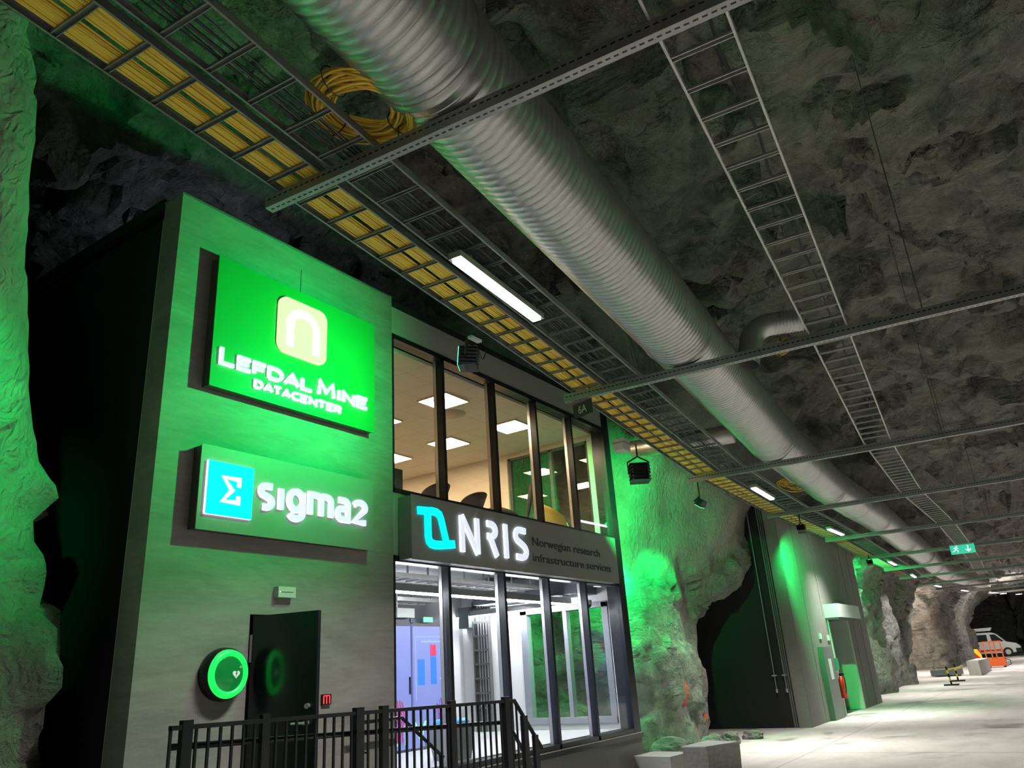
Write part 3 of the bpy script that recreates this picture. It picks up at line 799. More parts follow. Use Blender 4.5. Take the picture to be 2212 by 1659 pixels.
coil(at(3.35, -2.83, .20)[0], .30, (.1, .05, 1), 26, 'big coil of yellow cable resting above the ladders beside the nearest beam')
coil(at(17.2, -2.72, .2)[0], .24, (.2, .2, 1), 12, 'yellow cable coil above the ladder near the second strip light')
coil((1.05, 18.6, 5.15), .26, (.3, -.8, .5), 12, 'yellow cable coil hanging at the right edge of the photo')
coil(at(11.2, -1.45, .95)[0], .10, (.1, -.9, .4), 6, 'tiny yellow-green coil by the ceiling right of the duct', .006, .03)

# ------------------------------------------------------------------ signs hanging from beams
s6 = thing('hanging_sign', 'small black sign reading 6A hanging under the second beam', 'sign', tuple(at(8.85, -3.78, -.07)[0]))
p, h = at(8.95, -3.78, -.16); T = Matrix.Translation(p) @ Matrix.Rotation(h-.35, 4, 'Z')
mb = MB(); mb.box(-.17, .17, -.006, .006, -.10, .10, T=T); part('plate', mb, pbr('sign_black', (.01, .015, .02), .4), s6)
mb = MB(); mb.cyl(T @ Vector((-.0, 0, .10)), T @ Vector((0, 0, .14)), .004, 6); part('hook', mb, STEEL, s6)
def text_T(name, body, w, hgt, T, mat, parent, depth=.003):
    cu = bpy.data.curves.new(name, 'FONT'); cu.body = body; cu.extrude = .02; cu.resolution_u = 3
    to = bpy.data.objects.new('tmp', cu); C.objects.link(to); bpy.context.view_layer.update()
    me = bpy.data.meshes.new_from_object(to.evaluated_get(bpy.context.evaluated_depsgraph_get()))
    C.objects.unlink(to); bpy.data.objects.remove(to)
    co = np.array([v.co[:] for v in me.vertices]); lo = co.min(0); hi = co.max(0); t = (co-lo)/np.maximum(hi-lo, 1e-6)
    mb = MB(); mb.add([T @ Vector(((a-.5)*w, -depth*c, (b-.5)*hgt)) for a, b, c in t], [tuple(q.vertices) for q in me.polygons])
    return part(name, mb, mat, parent)
text_T('lettering', '6A', .15, .11, T @ Matrix.Translation((0, -.007, 0)), pbr('pale_lettering', (.55, .62, .50), .5), s6)
ex = thing('exit_sign', 'lit green emergency exit sign with running figure and arrow below the right-hand ladder', 'exit sign', (-1.9, 27.3, 4.28))
T = Matrix.Translation((-1.93, 27.35, 4.30)) @ Matrix.Rotation(.08, 4, 'Z')
mb = MB(); mb.box(-.33, .33, -.03, .03, -.14, .14, T=T); part('panel', mb, emit('exit_green', (.05, .75, .45), .75, (.02, .3, .15)), ex)
wm = emit('exit_white', (.8, 1, .9), 1.1)
mb = MB(); mb.box(-.33, .33, -.035, .035, .12, .15, T=T); part('housing', mb, PLW, ex)
mb = MB()
def seg(mb, a, b, w):
    a = Vector(a); b = Vector(b); d = (b-a).normalized(); n = Vector((-d.y, d.x))*w
    q = [a+n, a-n, b-n, b+n]; mb.add([T @ Vector((v.x, -.034, v.y)) for v in q], [(0, 1, 2, 3)])
seg(mb, (-.17, .06), (-.19, .0), .022); seg(mb, (-.19, .0), (-.13, -.04), .012); seg(mb, (-.13, -.04), (-.14, -.1), .012)
seg(mb, (-.19, 0), (-.22, -.05), .012); seg(mb, (-.22, -.05), (-.28, -.06), .012); seg(mb, (-.17, .045), (-.11, .02), .010); seg(mb, (-.17, .045), (-.24, .03), .010)
mb.add([T @ Vector((-.145+.022*math.cos(t), -.034, .09+.022*math.sin(t))) for t in [2*math.pi*k/10 for k in range(10)]], [tuple(range(10))])
part('running_figure', mb, wm, ex)
mb = MB(); seg(mb, (.15, .09), (.15, -.07), .016); seg(mb, (.15, -.09), (.08, -.02), .016); seg(mb, (.15, -.09), (.22, -.02), .016); part('arrow', mb, wm, ex)
mb = MB(); mb.cyl(T @ Vector((-.4, 0, .06)), T @ Vector((-.45, .05, .3)), .02, 6); part('bracket', mb, STEEL, ex)

# ------------------------------------------------------------------ the office building
XF = -6.42
B1 = thing('office_building', 'two-storey building inside the mine with brushed concrete corner and glazed black-framed office front', 'building', (-8.5, 8.5, 0))
# concrete front wall round the doorway (Y 4.96..5.84, up to z 2.29)
DY0, DY1, DZT = 4.95, 5.84, 2.29
mb = MB(); mb.box(XF-.31, XF, 3.82, DY0, 0, 6.47); mb.box(XF-.31, XF, DY1, 6.97, 0, 6.47); mb.box(XF-.31, XF, DY0, DY1, DZT, 6.47)
part('front_wall', mb, CONC, B1)
mb = MB(); mb.box(XF-.02, XF+.006, 3.815, 6.975, 6.47, 6.50); mb.box(XF-.32, XF, 3.81, 3.84, 6.47, 6.50); part('roof_trim', mb, SILVER, B1)
mb = MB(); mb.box(XF-7.6, XF-.335, 3.86, 4.0, 0, 6.42); part('side_cladding', mb, CLAD, B1)
mb = MB(); mb.box(XF-.338, XF-.326, 3.83, 3.858, .2, 6.3); part('corner_strip', mb, PLW, B1)
mb = MB(); mb.box(XF-7.6, XF-.02, 3.86, 13.15, 6.36, 6.47); mb.box(XF-7.6, XF-.31, 3.80, 3.86, 6.40, 6.54); part('roof', mb, CLAD, B1)
mb = MB(); mb.box(XF-7.6, XF-7.5, 3.9, 13.1, 0, 6.4); part('rear_wall', mb, CLAD, B1)
# joint above the sign
mb = MB(); mb.box(XF, XF+.003, 5.40, 5.41, 5.9, 6.25); part('expansion_joint', mb, pbr('joint', (.07, .07, .065), .8), B1)
# glazed part
YL, YR = 6.97, 12.97
mb = MB(); mb.box(XF-.28, XF-.01, YL, YR-.02, 5.96, 6.36); part('fascia', mb, GREYP, B1)
mb = MB(); mb.box(XF-.12, XF-.015, YL, YR, 3.02, 3.80); part('spandrel_panel', mb, GREYP, B1)
mb = MB(); mb.box(XF-.28, XF, YL, YR+.2, 0, .50); part('base_wall', mb, pbr('base_grey', (.20, .19, .18), .6), B1)
mb = MB(); mb.box(XF-.25, XF+.01, YR-.07, YR+.17, .5, 6.30); part('corner_post', mb, FRAME, B1)
MU = [8.03, 9.29, 10.49, 11.67]
for (z0, z1, nm) in ((3.80, 5.96, 'upper'), (.50, 3.02, 'lower')):
    fr = MB()
    fr.box(XF-.16, XF+.005, YL, YR-.05, z1-.07, z1); fr.box(XF-.16, XF+.005, YL, YR-.05, z0, z0+.10 if nm == 'lower' else z0+.05)
    fr.box(XF-.16, XF+.005, YL, YL+.03, z0, z1)
    if nm == 'lower': fr.box(XF-.2, XF+.035, YL, YR+.2, z0-.05, z0+.02)
    w = part('window_frame', fr, FRAME, B1, label=f'black frame of the {nm} window band')
    for y in MU:
        m = MB(); m.box(XF-.16, XF+.005, y-.028, y+.028, z0+.02, z1-.03); part('mullion', m, FRAME, w)
        m = MB(); m.box(XF-.15, XF-.10, y-.036, y-.029, z0+.05, z1-.05); part('mullion_trim', m, SILVER, w)
    ed = [YL+.03]+MU+[YR-.05]
    for a, b in zip(ed[:-1], ed[1:]):
        m = MB(); m.box(XF-.055, XF-.045, a+.02, b-.02, z0+.05, z1-.05); part('pane', m, GLASS, w)
if True:
    m = MB(); m.box(XF+.005, XF+.03, YL, YR+.15, .52, .535); part('sill_edge', m, SILVER, B1)
# ---- upper office
mb = MB(); mb.box(-13.4, XF-.30, 7.0, 12.97, 5.90, 5.95); part('office_ceiling', mb, TILE, B1)
mb = MB(); mb.box(-13.4, XF-.28, 7.0, 12.97, 3.40, 3.50); part('office_floor', mb, pbr('office_carpet', (.15, .14, .13), .9), B1)
mb = MB(); mb.box(-13.4, XF-.31, 6.86, 6.96, 3.5, 5.9); mb.box(-13.4, -13.3, 7.0, 12.97, 3.5, 5.9)
mb.box(-13.4, -8.72, 12.95, 13.07, 3.5, 5.9); mb.box(-8.72, -6.80, 12.95, 13.07, 5.80, 5.9); mb.box(-8.72, -6.80, 12.95, 13.07, 3.5, 3.62); mb.box(-6.80, -6.6, 12.93, 13.07, 3.5, 5.9)
part('office_wall', mb, WARMW, B1)
mb = MB()
for x in (-8.70, -7.70, -6.84): mb.box(x-.035, x+.035, 13.0, 13.08, 3.62, 5.80)
mb.box(-8.72, -6.8, 13.0, 13.08, 5.76, 5.82); mb.box(-8.72, -6.8, 13.0, 13.08, 3.60, 3.68)
part('side_window_frame', mb, pbr('grey_frame', (.10, .10, .11), .5), B1)
mb = MB(); mb.box(-8.66, -6.86, 13.04, 13.05, 3.66, 5.77); part('side_window_pane', mb, GLASS, B1)
text_part('wall_lettering', 'LEFDAL MINE', -9.72, -8.86, 4.26, 4.40, 12.945, .004, pbr('bronze_lettering', (.22, .15, .09), .5), B1, plane='Y')
text_part('wall_lettering', 'DATACENTERS', -9.62, -8.96, 4.12, 4.20, 12.945, .004, pbr('bronze_lettering2', (.22, .15, .09), .5), B1, plane='Y')
OE = emit('office_panel_glow', (1.0, .74, .44), 46)
k = 0
for x in (-7.52, -9.0, -10.5, -12.0):
    for y in (9.40, 11.37, 7.6):
        if y == 7.6 and x > -10: pass
        k += 1
        rw_ = {-7.52: 'nearest the windows', -9.0: 'second row back', -10.5: 'third row back', -12.0: 'row at the rear wall'}[x]
        cl = {9.40: 'middle', 11.37: 'right', 7.6: 'left'}[y]
        if y == 7.6: continue
        o = thing('ceiling_light', f'square white ceiling panel light of the upper office, {rw_}, {cl} column', 'ceiling light', (x, y, 5.87), 'square ceiling lights in the office')
        mb = MB(); mb.box(x-.29, x+.29, y-.29, y+.29, 5.872, 5.885); part('diffuser', mb, OE, o)
        mb = MB(); mb.box(x-.31, x+.31, y-.31, y-.29, 5.87, 5.90); mb.box(x-.31, x+.31, y+.29, y+.31, 5.87, 5.90); mb.box(x-.31, x-.29, y-.29, y+.29, 5.87, 5.9); mb.box(x+.29, x+.31, y-.29, y+.29, 5.87, 5.9); part('frame', mb, WARMW, o)
mb = MB(); mb.lathe((-7.85, 10.05, 5.90), (0, 0, -1), [(0, .24), (.02, .23), (.025, .12), (.05, .11), (.05, .01)], 28)
single('air_diffuser', mb, pbr('diffuser', (.5, .45, .38), .6), 'round ceiling air diffuser beside the square light in the upper office', 'vent', smooth=True)
# chairs
def shell_chair(x, y, z, rot, mat, lab, high=False, k=1.0):
    o = thing('lounge_chair', lab, 'chair', (x, y, z), None, rot); T = WORLD[o.name]
    def P(mb): mb.v = [tuple(T @ Vector(q)) for q in mb.v]; return mb
    mb = MB(); vs = []; n = 14; rows = 10
    for i in range(rows+1):
        v = i/rows
        for j in range(n+1):
            a = R(-115+230*j/n); rad = .34*k*(1+.12*v); top = .42+v*(.62 if high else .42)*k**.8*(math.cos(a*.62)**.7)
            vs.append((rad*math.sin(a)*1.0, rad*math.cos(a)+.10*v, top))
    fs = [(i*(n+1)+j, i*(n+1)+j+1, (i+1)*(n+1)+j+1, (i+1)*(n+1)+j) for i in range(rows) for j in range(n)]
    off = len(vs); vs += [(p[0]*.88, p[1]*.88, p[2]) for p in vs]
    fs += [tuple(off+q for q in f[::-1]) for f in fs]
    fs += [(rows*(n+1)+j, rows*(n+1)+j+1, off+rows*(n+1)+j+1, off+rows*(n+1)+j) for j in range(n)]
    mb.add(vs, fs); part('shell', P(mb), mat, o, smooth=True)
    mb = MB(); mb.lathe((0, 0, .34), (0, 0, 1), [(0, .01), (0, .28), (.04, .31), (.10, .30), (.13, .2), (.13, .01)], 20); part('seat', P(mb), mat, o, smooth=True)
    for k in range(4):
        a = R(45+90*k); mb = MB(); mb.cyl((.1*math.cos(a), .1*math.sin(a), .34), (.3*math.cos(a), .3*math.sin(a), 0), .012, 8); part('leg', P(mb), BLACK, o)
YELC = pbr('mustard_fabric', (.42, .36, .06), .8); BRC = pbr('brown_fabric', (.16, .11, .08), .8); DKC = pbr('dark_fabric', (.02, .02, .025), .7)
shell_chair(-7.15, 12.35, 3.5, R(115), YELC, 'mustard yellow lounge chair at the right end of the upper office windows', True)
shell_chair(-8.2, 12.15, 3.5, R(170), DKC, 'dark armchair with open arms behind the fourth upper window', True)
shell_chair(-7.05, 9.32, 3.5, R(-90), BRC, 'brown chair back above the gap between the letters N and R of the lit sign', k=.6)
shell_chair(-7.05, 8.42, 3.5, R(-90), BRC, 'brown chair back above the cyan logo of the long lit sign', k=.6)
mb = MB(); mb.box(-7.1, -7.02, 7.40, 7.82, 3.95, 4.34); 
mo = thing('monitor', 'dark screen at the left end of the upper office windows', 'monitor', (-7.06, 7.18, 3.5)); part('screen', mb, pbr('monitor_back', (.09, .07, .06), .5), mo)
mb = MB(); mb.cyl((-7.06, 7.6, 3.5), (-7.06, 7.6, 3.96), .025, 8); part('stand', mb, BLACK, mo)
# small exercise-like device arm (dark post with a tilted head)
mb = MB(); mb.tube([(-8.0, 12.45, 3.5), (-8.0, 12.45, 4.35), (-7.9, 12.5, 4.85), (-7.86, 12.5, 5.05)], [.03, .03, .06, .05], 8)
single('dark_stand', mb, DKC, 'tall dark tapering stand beside the dark armchair in the upper office', 'stand', smooth=True)

# ---- lower room
mb = MB(); mb.box(-13.4, XF-.28, 7.0, 12.97, .50, .60); part('room_floor', mb, GREYF, B1)
mb = MB(); mb.box(-13.4, XF-.28, 7.0, 12.97, 3.34, 3.40); mb.box(-13.4, XF-.31, 6.86, 6.96, .5, 3.4); mb.box(-13.4, -13.3, 7, 12.97, .5, 3.4)
mb.box(-13.4, -8.62, 12.95, 13.07, .5, 3.4); mb.box(-8.62, -6.72, 12.95, 13.07, 2.72, 3.4); mb.box(-8.62, -6.72, 12.95, 13.07, .5, .72); mb.box(-6.72, -6.6, 12.95, 13.07, .5, 3.4)
part('room_wall', mb, WHITEW, B1)
GF = pbr('mid_grey_frame', (.22, .24, .28), .45)
mb = MB(); mb.box(-8.62, -8.48, 12.93, 13.08, .72, 2.72); mb.box(-7.68, -7.60, 12.95, 13.08, .78, 2.66); mb.box(-6.84, -6.72, 12.93, 13.08, .72, 2.72)
mb.box(-8.62, -6.72, 12.93, 13.08, 2.64, 2.74); mb.box(-8.62, -6.72, 12.90, 13.08, .70, .80); part('side_window_frame', mb, GF, B1)
mb = MB(); mb.box(-8.5, -6.8, 13.03, 13.04, .8, 2.66); part('side_window_pane', mb, GLASS, B1)
mb = MB(); mb.box(-9.2, -6.9, 12.2, 12.94, 2.86, 3.2); single('ceiling_duct_box', mb, pbr('duct_box', (.10, .11, .13), .5), 'dark grey rectangular duct under the ceiling at the right end of the lower room', 'duct box')
WE = emit('white_line_glow', (.92, .94, 1.0), 105)
def line_light(a, b, lab, s=.035):
    a = Vector(a); b = Vector(b); o = thing('line_light', lab, 'light', tuple(a), 'line lights in the lower room')
    d = (b-a).normalized(); n = Vector((-d.y, d.x, 0))
    for nm, z0, z1, w, m in (('profile', 0, .10, s*1.15, SILVER), ('diffuser', -.02, 0, s, WE)):
        mb = MB(); q = [a+n*w, a-n*w, b-n*w, b+n*w]
        mb.hexa([v+Vector((0, 0, z0)) for v in q]+[v+Vector((0, 0, z1)) for v in q]); part(nm, mb, m, o)
line_light((-7.15, 7.0, 2.72), (-7.32, 12.62, 2.72), 'long white line light running parallel to the lower windows', .045)
line_light((-7.40, 12.70, 2.72), (-10.4, 12.80, 2.72), 'white line light running along the far end of the lower room, meeting the other')
line_light((-9.6, 9.3, 3.12), (-9.6, 10.9, 3.12), 'short white tube light higher up behind the second lower window', .03)
# overhead racks
for i, (x0, x1) in enumerate(((-8.0, -7.6), (-9.1, -8.5), (-10.4, -9.9))):
    o = thing('overhead_rack', ['white-grey overhead cable rack above the line light in the lower room', 'middle overhead cable rack of the lower room', 'rear overhead cable rack of the lower room'][i], 'cable rack', (x0, 7.1, 3.0), 'overhead cable racks')
    for x in (x0, x1):
        mb = MB(); mb.box(x-.012, x+.012, 7.05, 12.2, 2.98, 3.05); part('side_rail', mb, STEELL, o)
    for k in range(20):
        y = 7.2+k*.25; mb = MB(); mb.box(x0, x1, y-.015, y+.015, 2.985, 3.01); part('rung', mb, STEELL, o)
    for y in (7.6, 9.0, 10.4, 11.8):
        for x in (x0, x1):
            mb = MB(); mb.box(x-.012, x+.012, y-.012, y+.012, 3.05, 3.34); part('hanger', mb, STEEL, o)
# cross supports and cameras
mb = MB(); mb.tube([(-8.3, 7.5, 3.0), (-8.3, 7.7, 2.75), (-8.25, 7.9, 2.62), (-8.2, 8.3, 2.6), (-8.2, 8.6, 2.75), (-8.2, 8.7, 3.0)], .035, 8)
single('cable_loop', mb, BLKC, 'thick black cable loop hanging from the ceiling of the lower room behind the first window', 'cable', smooth=True)
mb = MB(); mb.box(-8.25, -8.05, 8.45, 8.6, 2.48, 2.72); 
o = thing('socket_box', 'white socket box hanging above the blue racks', 'socket box', (-8.15, 8.5, 2.4)); part('box', mb, PLW, o)
mb = MB(); mb.cyl((-8.15, 8.52, 2.72), (-8.15, 8.52, 3.0), .015, 8); part('rod', mb, STEEL, o)
o = thing('projector', 'white projector hanging above the racks near the second mullion', 'projector', (-8.6, 9.4, 2.4))
mb = MB(); mb.box(-8.8, -8.4, 9.2, 9.6, 2.52, 2.66); part('body', mb, PLW, o)
mb = MB(); mb.cyl((-8.6, 9.4, 2.66), (-8.6, 9.4, 2.98), .02, 8); part('mount', mb, STEEL, o)
o = thing('security_camera', 'small white dome camera at the right edge of the lower windows', 'camera', (-6.85, 12.5, 2.62))
mb = MB(); mb.cyl((-6.85, 12.5, 2.66), (-6.85, 12.5, 2.74), .055, 14); part('mount', mb, PLW, o)
mb = MB(); mb.lathe((-6.85, 12.5, 2.66), (0, 0, -1), [(0, .05), (.03, .045), (.05, .02), (.055, .001)], 14); part('dome', mb, BLACK, o, smooth=True)
# computer racks with glowing fronts
RKP = emit('rack_blue_glow', (.20, .24, .52), .85, (.10, .12, .3)); SCR = emit('screen_glow', (.05, .28, 1.0), 1.2, (0, 0, .2)); SCRR = emit('screen_red', (.8, .05, .2), 1.0, (.2, 0, 0))
SCT = emit('screen_text', (.35, .6, 1.0), 1.2); OLV = emit('green_letters', (.35, .85, .6), .8, (.2, .5, .3))
RX = -8.5
rk_lab = ['left blue-lit computer rack behind the first lower window', 'second blue-lit computer rack showing blue and red bars', 'third blue-lit computer rack beside the white wall']
rk = []
for i, (y0, y1) in enumerate(((7.55, 8.55), (8.58, 9.62), (9.65, 10.66))):
    o = thing('computer_rack', rk_lab[i], 'computer rack', (RX-.5, (y0+y1)/2, .6), 'blue computer racks'); rk.append(o)
    mb = MB(); mb.box(RX-1.1, RX-.03, y0, y1, .6, 2.52); part('cabinet', mb, pbr('rack_body', (.05, .06, .09), .4), o)
    mb = MB(); mb.box(RX-.03, RX, y0+.01, y1-.01, .64, 2.44); d_ = part('door', mb, RKP, o)
    mb = MB(); mb.box(RX, RX+.02, y1-.06, y1-.04, 1.4, 1.65); part('handle', mb, BLACK, d_)
    mb = MB(); mb.box(RX, RX+.004, y0+.02, y1-.02, 2.40, 2.46); part('top_trim', mb, GREYC, o)
    # coloured cables low on the door
    for j, cm in enumerate((RED, pbr('blue_cable', (.08, .12, .7), .4, 0, (.1, .15, .8), .6), pbr('pink_cable', (.6, .1, .35), .4, 0, (.7, .1, .3), .5))):
        mb = MB()
        for q in range(6):
            yy_ = y0+.55+.05*q+.016*j; zt = 1.18+random.random()*.16
            mb.tube([(RX+.012, yy_, zt), (RX+.04, yy_+.02, 1.05), (RX+.02, yy_-.02, .9), (RX+.012, yy_+.01, .74)], .006, 5)
        part('patch_cable', mb, cm, o)
mb = MB(); mb.box(RX, RX+.006, 9.77, 9.93, 1.52, 1.90); mb.box(RX, RX+.006, 10.08, 10.22, 1.52, 1.95); part('chart_bar', mb, SCR, rk[2], label='blue chart bars')
mb = MB(); mb.box(RX, RX+.006, 10.08, 10.22, 1.95, 2.12); part('chart_bar', mb, SCRR, rk[2], label='red tip of the taller bar')
mb = MB(); ribbon(mb, [(10.30, 1.60), (10.38, 1.60), (10.45, 1.92), (10.5, 1.66), (10.58, 1.84), (10.64, 1.7)], .006, RX, RX+.005, 0, 0); part('chart_line', mb, SCT, rk[2])
mb = MB()
for q in ([(9.72, 2.24), (10.62, 2.24)], [(9.72, 2.24), (9.72, 1.3)]): ribbon(mb, q, .003, RX, RX+.004, 0, 0)
part('chart_frame', mb, SCT, rk[2])
text_part('screen_title', 'Live performance view', 9.86, 10.44, 2.14, 2.19, RX, .004, SCT, rk[2])
for k, (ch, y0, w) in enumerate((('O', 7.95, .3), ('L', 8.38, .16), ('I', 8.70, .06), ('V', 8.9, .3), ('I', 9.78, .06), ('A', 10.0, .3))):
    text_part('rack_lettering', ch, y0+.75 if k < 4 else y0, y0+w+.75 if k < 4 else y0+w, .70, 1.0, RX+.002, .006, OLV, rk[1] if k < 3 else rk[2])
o = thing('exit_light', 'small green exit light above the racks in the lower room', 'exit sign', (-8.7, 9.9, 2.6)); mb = MB(); mb.box(-8.45, -8.43, 9.86, 10.08, 2.46, 2.54); part('panel', mb, emit('exit_small', (.1, .9, .6), 1.0), o)
# white column and vertical cable ladder on the end wall
mb = MB(); mb.box(-10.6, -10.05, 12.5, 12.94, .6, 3.33); single('white_column', mb, WHITEW, 'white boxed column left of the vertical cable ladder in the lower room', 'column')
o = thing('vertical_cable_ladder', 'grey vertical cable ladder full of dark cables on the white end wall', 'cable ladder', (-9.5, 12.85, .6))
for x in (-9.68, -9.32):
    mb = MB(); mb.box(x-.012, x+.012, 12.80, 12.90, .6, 3.0); part('side_rail', mb, STEELD, o)
for k in range(9):
    mb = MB(); mb.box(-9.68, -9.32, 12.80, 12.83, .75+k*.26, .785+k*.26); part('rung', mb, STEELD, o)
for k in range(5):
    mb = MB(); x = -9.63+k*.065; mb.cyl((x, 12.87, .6), (x, 12.87, 3.0), .018, 6); part('cable', mb, GREYC, o)
mb = MB(); mb.box(-9.95, -9.7, 12.7, 12.94, 2.5, 2.9); single('wall_cabinet', mb, pbr('green_grey', (.10, .13, .13), .5), 'dark grey-green wall cabinet above the line light in the lower room', 'cabinet')
# bin
o = thing('waste_bin', 'grey bin with a blue bag standing behind the railing inside the lower windows', 'bin', (-6.95, 8.75, .6))
mb = MB(); mb.hexa([(-7.15, 8.5, .6), (-6.8, 8.5, .6), (-6.8, 8.85, .6), (-7.15, 8.85, .6), (-7.2, 8.44, 1.0), (-6.76, 8.44, 1.0), (-6.76, 8.9, 1.0), (-7.2, 8.9, 1.0)]); part('body', mb, pbr('bin_grey', (.25, .28, .32), .5), o)
mb = MB(); mb.lathe((-6.98, 8.67, 1.0), (0, 0, 1), [(0, .24), (.05, .25), (.09, .2), (.07, .1), (.05, .01)], 14); part('bag', mb, pbr('blue_bag', (.05, .35, .75), .5), o, smooth=True)
# front skirting box under the window inside
# ---- doorway and open door leaf
mb = MB(); mb.box(XF-.30, XF-.02, DY0, DY0+.05, .35, DZT); mb.box(XF-.30, XF-.02, DY1-.05, DY1, .35, DZT); mb.box(XF-.30, XF-.02, DY0, DY1, DZT-.05, DZT); mb.box(XF-.31, XF-.28, DY0, DY1, 0, DZT)
part('door_frame', mb, BLACK, B1)
hx, hy = XF+.01, 5.0; ex_, ey_ = -5.72, 5.19
dv = Vector((ex_-hx, ey_-hy, 0)); Ld = dv.length; dv.normalize(); nv = Vector((-dv.y, dv.x, 0))
DOORM = pbr('door_black', (.006, .009, .012), .16, 0, spec=.6)
def dbox(a0, a1, n0, n1, z0, z1):
    q = [Vector((hx, hy, 0))+dv*a+nv*n for a, n in ((a0, n0), (a1, n0), (a1, n1), (a0, n1))]
    mb = MB(); mb.hexa([v+Vector((0, 0, z0)) for v in q]+[v+Vector((0, 0, z1)) for v in q]); return mb
dl = part('door', dbox(0, Ld, -.02, .03, .36, 2.27), DOORM, B1, label='black door leaf standing open')
part('hinge', dbox(-.02, .0, -.035, -.02, .6, .8), SILVER, dl); part('hinge', dbox(-.02, .0, -.035, -.02, 1.85, 2.1), SILVER, dl)
mb = MB(); a = Vector((hx, hy, 0))+dv*(Ld-.08)-nv*.02; mb.cyl(a+Vector((0, 0, 1.44)), a-nv*.03+Vector((0, 0, 1.44)), .024, 12); part('lock', mb, SILVER, dl)
mb = MB(); b0_ = a+Vector((0, 0, 1.30)); mb.cyl(b0_, b0_-nv*.05, .02, 12); mb.tube([b0_-nv*.05, b0_-nv*.05-dv*.14], .011, 8); part('handle', mb, SILVER, dl)
# ---- things on the concrete wall
o = thing('keypad', 'small red-lit keypad beside the black door', 'keypad', (XF, 5.93, 1.42))
mb = MB(); mb.box(XF, XF+.03, 5.87, 5.99, 1.42, 1.52); part('case', mb, pbr('keypad_case', (.02, .01, .01), .3), o)
mb = MB()
for y in (5.885, 5.925, 5.965): ribbon(mb, [(y, 1.43), (y, 1.50)], .004, XF+.03, XF+.034, 0, 0)
ribbon(mb, [(5.885, 1.505), (5.965, 1.505)], .004, XF+.03, XF+.034, 0, 0); part('red_glow', mb, emit('red_led', (1, .02, .03), 2.5), o)
o = thing('emergency_light', 'small pale emergency light box on the concrete above the black door', 'light box', (XF, 5.32, 2.45))
mb = MB(); mb.box(XF, XF+.07, 5.22, 5.44, 2.455, 2.56); part('housing', mb, PLW, o)
mb = MB(); mb.box(XF+.07, XF+.073, 5.25, 5.41, 2.505, 2.509); part('light_slot', mb, BLACK, o)
mb = MB(); mb.box(XF+.07, XF+.075, 5.24, 5.246, 2.503, 2.511); part('indicator', mb, emit('led', (.6, 1, .6), 3), o)
# defibrillator cabinet
AY, AZ = 4.655, 1.755
o = thing('defibrillator_cabinet', 'round black wall cabinet with glowing green ring and white heart symbol', 'defibrillator cabinet', (XF, AY, AZ))
mb = MB(); mb.lathe((XF, AY, AZ), (1, 0, 0), [(0, .18), (.0, .225), (.04, .232), (.10, .225), (.12, .212), (.12, .19)], 40); part('rim', mb, BLACK, o, smooth=True)
mb = MB(); mb.lathe((XF, AY, AZ), (1, 0, 0), [(.115, .21), (.135, .205), (.15, .185), (.152, .165), (.135, .150)], 40); part('green_ring', mb, emit('green_ring', (.01, 1.0, .08), 1.3, (0, .5, .1)), o, smooth=True)
mb = MB(); mb.lathe((XF, AY, AZ), (1, 0, 0), [(.135, .152), (.15, .12), (.158, .05), (.16, .001)], 40); part('cover', mb, pbr('aed_cover', (.01, .10, .03), .15, 0, (.0, .35, .05), .35), o, smooth=True)
hp = []
for i in range(24):
    t = 2*math.pi*i/24; hx_ = 16*math.sin(t)**3; hz_ = 13*math.cos(t)-5*math.cos(2*t)-2*math.cos(3*t)-math.cos(4*t); hp.append((AY+.055+hx_*.0023, AZ-.005+hz_*.0023))
mb = MB(); mb.prism(hp, XF+.158, XF+.166); part('heart_symbol', mb, pbr('aed_white', (.7, .8, .72), .5, 0, (.6, .8, .65), .35), o)
mb = MB(); mb.prism([(AY+.06, AZ+.022), (AY+.045, AZ-.002), (AY+.055, AZ-.002), (AY+.048, AZ-.028), (AY+.066, AZ+.004), (AY+.056, AZ+.004), (AY+.064, AZ+.022)], XF+.166, XF+.169); part('lightning_bolt', mb, DARKT, o)
mb = MB(); mb.box(XF+.155, XF+.160, AY+.098, AY+.106, AZ+.04, AZ+.066); mb.box(XF+.155, XF+.160, AY+.089, AY+.115, AZ+.049, AZ+.057); part('plus_symbol', mb, pbr('aed_white2', (.6, .8, .65), .5), o)

# ------------------------------------------------------------------ the three lit signs
def sign_box(o, y0, y1, z0, z1, xf, face, edge=SIGNE):
    mb = MB(); mb.box(XF, xf-.012, y0+.012, y1-.012, z0+.012, z1-.012); part('box', mb, edge, o)
    mb = MB(); mb.box(xf-.012, xf, y0, y1, z0, z1); part('face', mb, face, o)
o = thing('lit_sign', 'large green illuminated sign reading LEFDAL MINE DATACENTER high on the concrete wall', 'sign', (XF, 5.35, 4.42))
sign_box(o, 4.21, 6.50, 4.42, 5.862, -6.28, SIGNGR)
X0, X1 = -6.28, -6.25
LETTERS1 = [('L', 4.292, 4.481, 1), ('E', 4.501, 4.679, 0), ('F', 4.692, 4.87, 0), ('D', 4.882, 5.09, 0), ('A', 5.097, 5.322, 0), ('L', 5.334, 5.505, 0), ('M', 5.574, 5.839, 1), ('I', 5.872, 5.931, 0), ('N', 5.955, 6.158, 0), ('E', 6.187, 6.371, 0)]
LETTERS2 = [('D', 4.72, 4.832), ('A', 4.84, 4.965), ('T', 4.968, 5.074), ('A', 5.08, 5.20), ('C', 5.213, 5.319), ('E', 5.336, 5.44), ('N', 5.456, 5.575), ('T', 5.586, 5.70), ('E', 5.716, 5.818), ('R', 5.832, 5.94)]
wd = {'M': 1.25, 'I': .22, 'L': .75, 'E': .8, 'F': .78, 'D': 1.0, 'A': 1.05, 'N': .9, ' ': .12, 'T': .95, 'C': .9, 'R': .95}
mb = MB(); its = []
